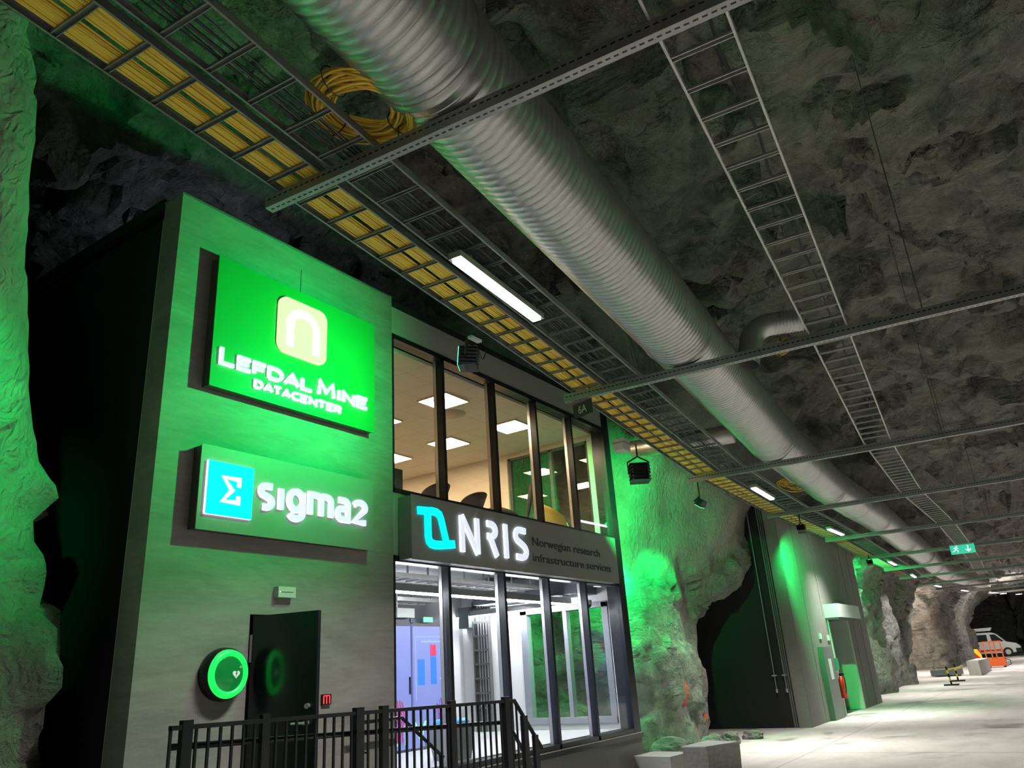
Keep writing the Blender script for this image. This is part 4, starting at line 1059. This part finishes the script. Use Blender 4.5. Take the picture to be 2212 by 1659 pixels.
hw = .020
for ch, a, b, big in (LETTERS1):
    k = (a-4.29)/2.08; its.append((ch, a, b, 4.662+.012*k, (4.866 if big else 4.822)+.008*k))
word(mb, its, X0, X1, hw); part('lettering', mb, [WHITE_E, WHITE_H], o, label='white glowing words LEFDAL MINE')
mb = MB(); word(mb, [(ch, a, b, 4.522, 4.622) for ch, a, b in LETTERS2], X0, X1, .012); part('lettering', mb, [WHITE_E, WHITE_H], o, label='white glowing word DATACENTER')
def rrect(y0, y1, z0, z1, r):
    return arc(y1-r, z1-r, r, r, 0, 90, 6)+arc(y0+r, z1-r, r, r, 90, 180, 6)+arc(y0+r, z0+r, r, r, 180, 270, 6)+arc(y1-r, z0+r, r, r, 270, 360, 6)
mb = MB(); mb.prism(rrect(4.98, 5.68, 5.03, 5.71, .12), X0, X1); part('icon', mb, ICON_E, o, label='glowing cream rounded square')
mb = MB(); ribbon(mb, [(5.14, 5.12), (5.14, 5.40)]+arc(5.33, 5.40, .19, .17, 180, 0, 14)+[(5.52, 5.12)], .055, X1, X1+.004, 0, 0); part('icon_arch', mb, ICON_H, o)

o = thing('lit_sign', 'grey illuminated sign reading sigma2 with a cyan square, below the green sign', 'sign', (XF, 5.33, 3.01))
sign_box(o, 4.19, 6.48, 3.011, 3.823, -6.28, SIGNG)
mb = MB(); mb.prism([(4.255, 3.157), (4.77, 3.157), (4.77, 3.668), (4.255, 3.668)], X0, X1, 0, 1); part('cyan_square', mb, [CYAN_E, WHITE_H], o)
mb = MB(); ribbon(mb, [(4.605, 3.45), (4.605, 3.525), (4.43, 3.525), (4.53, 3.41), (4.43, 3.297), (4.605, 3.297), (4.605, 3.365)], .024, X1, X1+.006, 0, 0); part('sigma_symbol', mb, emit('sigma_white', (1, 1, 1), 1.1), o)
mb = MB(); zb, zt = 3.275, 3.555
word(mb, [('s', 4.845, 5.045, zb, zt), ('i', 5.06, 5.195, zb, zt), ('g', 5.205, 5.45, zb+.02, zt), ('m', 5.485, 5.845, zb, zt), ('a', 5.88, 6.10, zb, zt), ('2', 6.128, 6.372, zb, zt+.01)], X0, X1, .033)
part('lettering', mb, [WHITE_E, WHITE_H], o, label='white glowing word sigma2')

o = thing('lit_sign', 'long grey illuminated sign reading NRIS Norwegian research infrastructure services between the window bands', 'sign', (XF, 9.8, 2.95))
XS = -6.2; 
sign_box(o, 7.06, 12.50, 2.955, 3.745, XS, SIGNG, pbr('sign_grey_edge', (.20, .21, .20), .5))
mb = MB(); mb.box(XF, XS-.06, 12.50, 12.53, 3.0, 3.62); part('end_cover', mb, SIGNG, o)
X0, X1 = XS, XS+.03
mb = MB()
# looped logo: a bar that bends into a slanting stroke, and an upright that bends into the base
def lg(pts): return [(7.162+(x-255)*.00226, 3.608-(y-205)*.00146+(x-255)*.000305) for x, y in pts]
ribbon(mb, lg([(255, 243), (330, 250), (372, 252), (410, 262), (438, 285), (452, 325), (475, 440), (497, 545)]), .048, X0, X1)
ribbon(mb, lg([(336, 262), (337, 470), (344, 505), (362, 530), (395, 543), (450, 549), (565, 549)]), .052, X0, X1)
part('logo', mb, [CYAN_E, CYAN_E], o, label='cyan glowing looped logo')
mb = MB(); w2 = .043; z0, z1 = 3.12, 3.595
def lett(strokes, a, b):
    for st in strokes: ribbon(mb, [(a+w2+(b-a-2*w2)*p[0], z0+w2*p[2]+(z1-z0-2*w2*1)*p[1] if len(p) > 2 else z0+(z1-z0)*p[1]) for p in st], w2, X0, X1)
lett([[(0, 0), (0, 1)], [(0, 1), (1, 0)], [(1, 0), (1, 1)]], 7.99, 8.41)
lett([[(0, .92), (.45, .92)]+[(x, y) for x, y in arc(.45, .74, .50, .18, 90, -90, 8)][1:]+[(0, .56)], [(.15, .54), (.35, .5), (1.0, 0)]], 8.56, 8.85)
lett([[(.5, 0), (.5, 1)]], 8.97, 9.11)
lett([[(1, .90), (.5, .92)]+arc(.46, .73, .46, .19, 90, 230, 7)[1:]+[(.7, .46)]+arc(.54, .27, .46, .19, 45, -90, 7)+[(0, .09)]], 9.25, 9.60)
part('lettering', mb, [WHITE_E, WHITE_H], o, label='white glowing letters NRIS')
text_part('lettering', 'Norwegian', 9.75, 10.87, 3.325, 3.485, XS, .008, DARKT, o); text_part('lettering', 'research', 10.98, 11.86, 3.36, 3.485, XS, .008, DARKT, o)
text_part('lettering', 'infrastructure', 9.74, 11.27, 3.13, 3.25, XS, .008, DARKT, o); text_part('lettering', 'services', 11.36, 12.21, 3.13, 3.245, XS, .008, DARKT, o)

# ------------------------------------------------------------------ entrance platform, railing, stairs
mb = MB(); mb.box(XF, -5.0, 2.8, 7.45, 0, .33); 
pl = thing('entrance_platform', 'raised dark platform with steps in front of the black door', 'platform', (-5.7, 5, 0)); part('deck', mb, pbr('deck_grey', (.12, .12, .12), .7), pl)
mb = MB(); mb.box(XF, -5.0, 7.45, 7.75, 0, .22); mb.box(XF, -5.0, 7.75, 8.05, 0, .11); part('step', mb, pbr('step_grey', (.15, .15, .15), .7), pl)
RXX = -5.1
def ztop(y): return np.interp(y, [3.3, 7.43, 7.92], [1.413, 1.341, .825])
rl = thing('railing', 'black metal railing with thin bars in front of the entrance, sloping down beside the steps', 'railing', (RXX, 5.3, .33))
def bar(mb, p, q, w, h_): mb.tube([p, q], w, 6)
mb = MB()
for (ya, yb) in ((3.34, 7.43), (7.43, 7.92)):
    za, zb2 = float(ztop(ya)), float(ztop(yb))
    mb.hexa([(RXX-.02, ya, za-.03), (RXX+.02, ya, za-.03), (RXX+.02, yb, zb2-.03), (RXX-.02, yb, zb2-.03), (RXX-.02, ya, za), (RXX+.02, ya, za), (RXX+.02, yb, zb2), (RXX-.02, yb, zb2)])
part('top_rail', mb, BLACK, rl)
mb = MB(); mb.box(RXX-.015, RXX+.015, 3.34, 7.43, .43, .46); part('bottom_rail', mb, BLACK, rl)
for y, w in ((3.46, .04), (4.12, .035), (5.09, .045), (5.40, .04), (6.35, .04), (7.27, .045), (7.60, .04), (7.80, .035)):
    mb = MB(); mb.box(RXX-w*.6, RXX+w*.6, y-w, y+w, .0, float(ztop(y))+.03*(y < 7.4)); part('post', mb, BLACK, rl)
me = None
bal = MB(); bal.box(-.008, .008, -.009, .009, 0, 1); bme = bal.mesh('baluster', [BLACK])
inv = WORLD[rl.name].inverted(); y = 3.345
while y < 7.93:
    if min(abs(y-q) for q in (3.46, 4.12, 5.09, 5.40, 6.35, 7.27, 7.60, 7.80)) > .05:
        zt = float(ztop(y)); zb2 = .44 if y < 7.43 else .1
        b_ = bpy.data.objects.new('baluster', bme); C.objects.link(b_); b_.parent = rl
        b_.matrix_local = inv @ Matrix.Translation((RXX, y, zb2)) @ Matrix.Diagonal((1, 1, zt-zb2-.01, 1))
    y += .098
mb = MB(); mb.tube([(RXX-.09, 3.42, 1.275), (RXX-.09, 5.3, 1.20), (RXX-.09, 7.3, 1.12), (RXX-.09, 7.42, 1.10), (RXX-.09, 7.85, .62)], .022, 10); part('handrail', mb, BLACK, rl, smooth=True)
mb = MB()
for y in (3.6, 5.2, 6.4, 7.3): mb.tube([(RXX, y, 1.05), (RXX-.09, y, 1.05), (RXX-.09, y, 1.13)], .008, 6)
part('handrail_bracket', mb, BLACK, rl)
# second handrail on the wall side
r2 = thing('handrail', 'black handrail with brackets on the wall side of the platform, behind the railing', 'handrail', (-6.2, 6.7, .33))
mb = MB(); mb.tube([(-6.25, 6.15, 1.22), (-6.25, 6.9, 1.22), (-6.25, 7.6, .75)], .02, 8); part('rail', mb, BLACK, r2)
for y, z in ((6.3, 1.22), (7.3, .95)):
    mb = MB(); mb.tube([(-6.25, y, z), (-6.25, y, z-.08), (XF, y, z-.08)], .009, 6); part('bracket', mb, SILVER, r2)
mb = MB(); mb.cyl((-6.25, 7.55, 0.05), (-6.25, 7.55, .80), .018, 8); part('post', mb, BLACK, r2)

# ------------------------------------------------------------------ second building (concrete portal with green-lit doorway)
X2 = -5.35
b2 = thing('concrete_building', 'grey concrete plant building with green-lit doorway beyond the rock arch', 'building', (-7, 24, 0))
O0, O1, OZ = 23.4, 25.8, 2.5
mb = MB(); mb.box(X2-.3, X2, 19.95, O0, -.02, 5.4); mb.box(X2-.3, X2, O1, 28.6, -.02, 5.4); mb.box(X2-.3, X2, O0, O1, OZ, 5.4); part('front_wall', mb, CONC2, b2)
JM = pbr('panel_joint', (.08, .08, .075), .8)
for y in (21.3, 23.0, 26.6, 27.7):
    mb = MB(); mb.box(X2, X2+.004, y-.012, y+.012, 2.55 if y == 23.0 else 0, 5.4); part('panel_joint', mb, JM, b2)
mb = MB(); mb.box(X2-.3, X2-.01, 19.93, 19.95, 0, 5.9); part('corner_face', mb, CONC2, b2)
mb = MB(); mb.box(-13, X2-.30, 20.0, 20.2, 0, 6.0); part('side_wall', mb, pbr('black_cladding', (.012, .012, .013), .7), b2)
mb = MB(); mb.box(X2-.42, X2-.38, 19.97, 20.0, 0, 5.8); mb.box(X2-.36, X2-.33, 19.95, 20.0, 0, 5.8); part('side_trim', mb, STEELD, b2)
LG = pbr('pale_door', (.55, .62, .56), .45)
mb = MB(); mb.box(X2-.95, X2+.02, O1-.06, O1-.001, .01, OZ-.01); part('door_jamb', mb, LG, b2, label='bright jamb of the open doorway')
mb = MB(); mb.box(X2-1.2, X2-.95, O0, O1, 0, OZ); part('doorway_back', mb, CLAD, b2)
mb = MB(); mb.box(X2-.3, X2+.03, O0-.06, O0, 0, OZ); mb.box(X2-.0, X2+.03, O1, O1+.06, 0, OZ); part('door_trim', mb, PLW, b2)
o = thing('air_curtain', 'pale air curtain box fixed above the green-lit doorway', 'air curtain', (X2, 24.6, 2.5))
mb = MB(); mb.prism([(23.2, 2.5), (26.0, 2.5), (26.0, 2.86), (23.2, 2.86)], X2, X2+.38); part('housing', mb, LG, o)
mb = MB(); mb.box(X2+.05, X2+.34, 23.25, 25.95, 2.46, 2.50); part('grille', mb, STEELD, o)
o = thing('electrical_cabinet', 'narrow grey wall cabinet left of the green-lit doorway', 'cabinet', (X2, 22.3, 0))
mb = MB(); mb.box(X2, X2+.12, 21.75, 22.75, 0, 1.75); part('body', mb, pbr('cab_grey', (.14, .145, .145), .5), o)
mb = MB(); mb.box(X2+.12, X2+.125, 22.1, 22.4, .95, 1.45); part('paper_notice', mb, pbr('paper', (.6, .6, .56), .7), o)
mb = MB(); mb.box(X2, X2+.14, 22.85, 23.1, 1.15, 1.45); single('first_aid_box', mb, pbr('green_box', (.02, .22, .12), .5), 'small green box between the grey cabinet and the doorway', 'box')
o = thing('fire_extinguisher', 'red fire extinguisher hanging at the left edge of the green-lit doorway', 'fire extinguisher', (X2+.1, 23.2, .5))
mb = MB(); mb.lathe((X2+.12, 23.15, .45), (0, 0, 1), [(0, .01), (0, .085), (.45, .085), (.52, .05), (.55, .03), (.55, .001)], 16); part('cylinder', mb, RED, o, smooth=True)
mb = MB(); mb.box(X2+.08, X2+.20, 23.12, 23.18, 1.0, 1.06); part('valve', mb, BLACK, o)
mb = MB(); mb.tube([(X2+.16, 23.1, 1.03), (X2+.24, 22.95, .95), (X2+.25, 22.9, .7), (X2+.2, 22.98, .55)], .015, 6); part('hose', mb, BLACK, o)
for y, z, l in ((22.2, 2.02, 'small pale sensor on the concrete wall'), (23.05, 1.98, 'small pictogram plate beside the doorway')):
    mb = MB(); mb.box(X2, X2+.03, y-.1, y+.1, z-.07, z+.07); single('wall_plate', mb, PLW, l, 'plate')
for k, x in enumerate((-5.78, -6.02)):
    o = thing('wall_pipe', ['slim steel pipe on the black wall, nearer the concrete corner', 'slim steel pipe on the black wall, left of the other one'][k], 'pipe', (x, 19.9, .8), 'pipes on the black wall')
    mb = MB(); mb.cyl((x, 19.9, .85), (x, 19.9, 5.6), .018, 8); part('pipe', mb, STEEL, o)
    mb = MB(); mb.box(x-.05, x+.05, 19.86, 20.0, 1.15, 1.18); mb.cyl((x, 19.9, .78), (x, 19.9, .86), .03, 8); part('valve', mb, STEELL, o)

# ------------------------------------------------------------------ blocks and far things
o = thing('concrete_block', 'rough concrete block on the floor beside the rock pillar', 'block', (-5.2, 12.9, 0))
mb = MB(); q = [(-5.35, 12.3), (-4.95, 12.3), (-4.68, 13.0), (-5.30, 13.25)]
mb.hexa([(x, y, 0) for x, y in q]+[(x*.995, y, .36) for x, y in q]); part('body', mb, GRIT, o)
mb = MB(); mb.hexa([(x, y, .36) for x, y in q]+[(x, y, .375) for x, y in q]); part('smooth_top', mb, CONCL, o)
mb = MB(); mb.hexa([(-6.3, 12.5, 0), (-5.6, 12.4, 0), (-5.55, 13.1, 0), (-6.25, 13.2, 0), (-6.3, 12.5, .22), (-5.6, 12.4, .22), (-5.55, 13.1, .22), (-6.25, 13.2, .22)])
single('concrete_slab', mb, CONCL, 'low pale concrete slab at the foot of the building, left of the rough block', 'slab')
def rock_lump(c, r, seed, lab, mat=ROCK, sx=(1, 1, 1)):
    import bmesh
    bm = bmesh.new(); bmesh.ops.create_icosphere(bm, subdivisions=3, radius=1)
    P = np.array([v.co[:] for v in bm.verts]); dd = 1+facets(P*1.3+seed*3.1, seed)*.22+fbm(P*3+seed, seed, 3)*.08
    for v, k in zip(bm.verts, dd): v.co = Vector((v.co.x*k*r*sx[0], v.co.y*k*r*sx[1], v.co.z*k*r*sx[2]))
    me = bpy.data.meshes.new('boulder'); bm.to_mesh(me); bm.free(); me.materials.append(mat)
    o = bpy.data.objects.new('boulder', me); C.objects.link(o); o.location = c; o['label'] = lab; o['category'] = 'rock'; o['group'] = 'loose rocks at the wall foot'
rl_ = ['dark boulder at the foot of the pillar left of the rough block', 'boulder behind the rough concrete block', 'sharp rock at the right foot of the rock pillar', 'small rock between the boulders at the pillar foot']
for k, (c, r, s) in enumerate((((-6.3, 14.0, .1), .32, (1.2, 1, .8)), ((-6.0, 15.3, .08), .24, (1, 1.2, .9)), ((-5.95, 17.5, .05), .18, (1.2, .9, .7)), ((-6.1, 16.5, .05), .2, (1, 1, 1)))):
    rock_lump(c, r, k+3, rl_[k], ROCK, s)
# orange/red paint marks on the rock are small decals of real paint: thin curved daubs
# far: barrier block, posts, lift cage, van
mb = MB(); mb.hexa([(-4.75, 50, 0), (-4.1, 49, 0), (-4.15, 56.5, 0), (-4.8, 57, 0), (-4.75, 50, .72), (-4.1, 49, .72), (-4.15, 56.5, .72), (-4.8, 57, .72)])
single('barrier_block', mb, CONCL, 'large pale concrete block on the floor before the far rock pillar', 'block')
mb = MB(); mb.box(-6.6, -5.2, 50, 52, .05, .35); single('steel_plate', mb, STEELD, 'dark low plate beside the large far concrete block', 'plate')
YB = pbr('post_yellow', (.8, .55, .05), .5)
for k, (x, y) in enumerate(((-4.43, 38.8), (-4.58, 42.8))):
    o = thing('barrier_post', ['yellow and black barrier post nearer the camera', 'yellow and black barrier post farther back, with a crossbar'][k], 'post', (x, y, 0), 'barrier posts')
    for j in range(5):
        mb = MB(); mb.cyl((x-.06*j/5*(1-k), y, .05+j*.14), (x-.06*(j+1)/5*(1-k), y, .19+j*.14), .038, 8); part('band', mb, YB if j % 2 else BLACK, o)
    mb = MB(); mb.box(x-.28, x+.28, y-.15, y+.15, 0, .06); part('foot', mb, BLACK, o)
    if k: mb = MB(); mb.cyl((x-.3, y, .52), (x+.35, y, .66), .025, 6); part('crossbar', mb, YB, o)
zz = float(zfloor(61))
o = thing('lift_cage', 'orange-red steel lift cage standing in front of the van', 'lift cage', (-4.1, 61, zz))
for x in (-4.55, -4.2, -3.95, -3.6):
    mb = MB(); mb.box(x-.035, x+.035, 60.6, 60.68, zz+.55, zz+1.6); part('bar', mb, ORANGE, o)
mb = MB(); mb.box(-4.6, -3.55, 60.6, 61.4, zz+.08, zz+.58); part('body', mb, ORANGE, o)
mb = MB(); mb.box(-4.6, -3.55, 60.58, 60.66, zz+1.52, zz+1.6); mb.box(-4.6, -3.55, 60.58, 60.64, zz+.95, zz+1.0); part('top_bar', mb, ORANGE, o)
for x in (-4.5, -3.65):
    mb = MB(); mb.cyl((x, 60.7, zz+.1), (x, 60.85, zz+.1), .1, 12); part('wheel', mb, BLACK, o)
mb = MB(); mb.tube([(-3.55, 61, zz+.5), (-3.3, 61, zz+.4), (-3.3, 61, zz+.15), (-3.55, 61, zz+.08)], .025, 6); part('hose', mb, BLKC, o)
o = thing('warning_board', 'red and yellow striped warning board left of the orange lift cage', 'warning sign', (-5.3, 64, .1))
mb = MB(); mb.box(-5.45, -5.05, 64, 64.03, .4, 1.2); part('board', mb, RED, o)
mb = MB(); mb.add([(-5.45, 63.995, 1.2), (-5.25, 63.995, 1.2), (-5.05, 63.995, .8), (-5.05, 63.995, .5), (-5.45, 63.995, 1.0)], [(0, 4, 3, 2, 1)]); part('yellow_stripe', mb, pbr('sign_yellow', (.95, .75, .03), .5), o)
# van
VY = 80; VG = float(zfloor(80)); nose = -3.35
van = thing('van', 'white van with red lower stripe and a roof box parked far down the tunnel', 'van', (nose-2.4, VY, VG))
VW = pbr('van_white', (.75, .75, .76), .3)
def vz(z): return VG+z
prof = [(0, .35), (.02, .75), (-.25, 1.02), (-.95, 1.18), (-1.55, 1.85), (-1.9, 1.98), (-4.75, 2.0), (-4.9, 1.9), (-4.95, .4), (-4.6, .3), (-.2, .3)]
mb = MB(); n = len(prof)
vs = [(nose+x, VY, vz(z)) for x, z in prof]+[(nose+x, VY+1.75, vz(z)) for x, z in prof]
mb.add(vs, [tuple(range(n)), tuple(range(2*n-1, n-1, -1))]+[(i, i+n, (i+1) % n+n, (i+1) % n) for i in range(n)]); part('body', mb, VW, van)
VG_ = pbr('van_glass', (.02, .025, .03), .1)
mb = MB(); mb.add([(nose-1.08, VY-.01, vz(1.22)), (nose-1.95, VY-.01, vz(1.22)), (nose-2.0, VY-.01, vz(1.82)), (nose-1.62, VY-.01, vz(1.80))], [(0, 1, 2, 3)]); mb.add([(nose-2.25, VY-.01, vz(1.25)), (nose-3.2, VY-.01, vz(1.25)), (nose-3.2, VY-.01, vz(1.82)), (nose-2.25, VY-.01, vz(1.82))], [(0, 1, 2, 3)]); part('side_window', mb, VG_, van)
mb = MB(); mb.box(nose-4.9, nose-1.3, VY-.015, VY, vz(.42), vz(.60)); part('red_stripe', mb, pbr('stripe_red', (.5, .05, .04), .5), van)
mb = MB(); mb.box(nose-.35, nose+.08, VY-.02, VY+1.78, vz(.3), vz(.62)); part('bumper', mb, BLACK, van)
mb = MB(); mb.box(nose-.3, nose-.02, VY-.02, VY+.1, vz(.68), vz(.86)); part('headlight', mb, pbr('headlight', (.7, .75, .8), .1), van)
for x in (-.95, -3.95):
    mb = MB(); mb.lathe((nose+x, VY-.03, vz(.36)), (0, 1, 0), [(0, .12), (0, .36), (.25, .36), (.25, .1)], 20); w_ = part('wheel', mb, pbr('tyre', (.02, .02, .02), .8), van)
    mb = MB(); mb.lathe((nose+x, VY-.05, vz(.36)), (0, 1, 0), [(0, .001), (0, .21), (.03, .22)], 16); part('hubcap', mb, STEELL, w_)
mb = MB(); mb.hexa([(nose-4.6, VY+.3, vz(2.12)), (nose-1.9, VY+.3, vz(2.12)), (nose-1.9, VY+1.3, vz(2.12)), (nose-4.6, VY+1.3, vz(2.12)), (nose-4.6, VY+.3, vz(2.34)), (nose-1.75, VY+.3, vz(2.38)), (nose-1.75, VY+1.3, vz(2.38)), (nose-4.6, VY+1.3, vz(2.34))]); part('roof_box', mb, VW, van)
mb = MB()
for x in (-2.3, -3.9): mb.box(nose+x-.03, nose+x+.03, VY+.1, VY+1.6, vz(1.98), vz(2.12))
part('roof_bar', mb, BLACK, van)
# unseen lights: in the lit far opening, plus fill added over roof and van
for p, w, col in (((-10.5, 7.0, 7.6), 26, (.72, .84, 1.0)), ((-10.2, 57.5, 3.2), 900, (1, .86, .72)), ((-2.5, 73.5, 4.3), 800, (1, .95, .9)), ((-9.8, 55.0, 3.4), 700, (1, .86, .74))):
    ld = bpy.data.lights.new('unseen_light', 'POINT'); ld.energy = w; ld.color = col; ld.shadow_soft_size = .3
    lo = bpy.data.objects.new('unseen_light', ld); C.objects.link(lo); lo.location = p
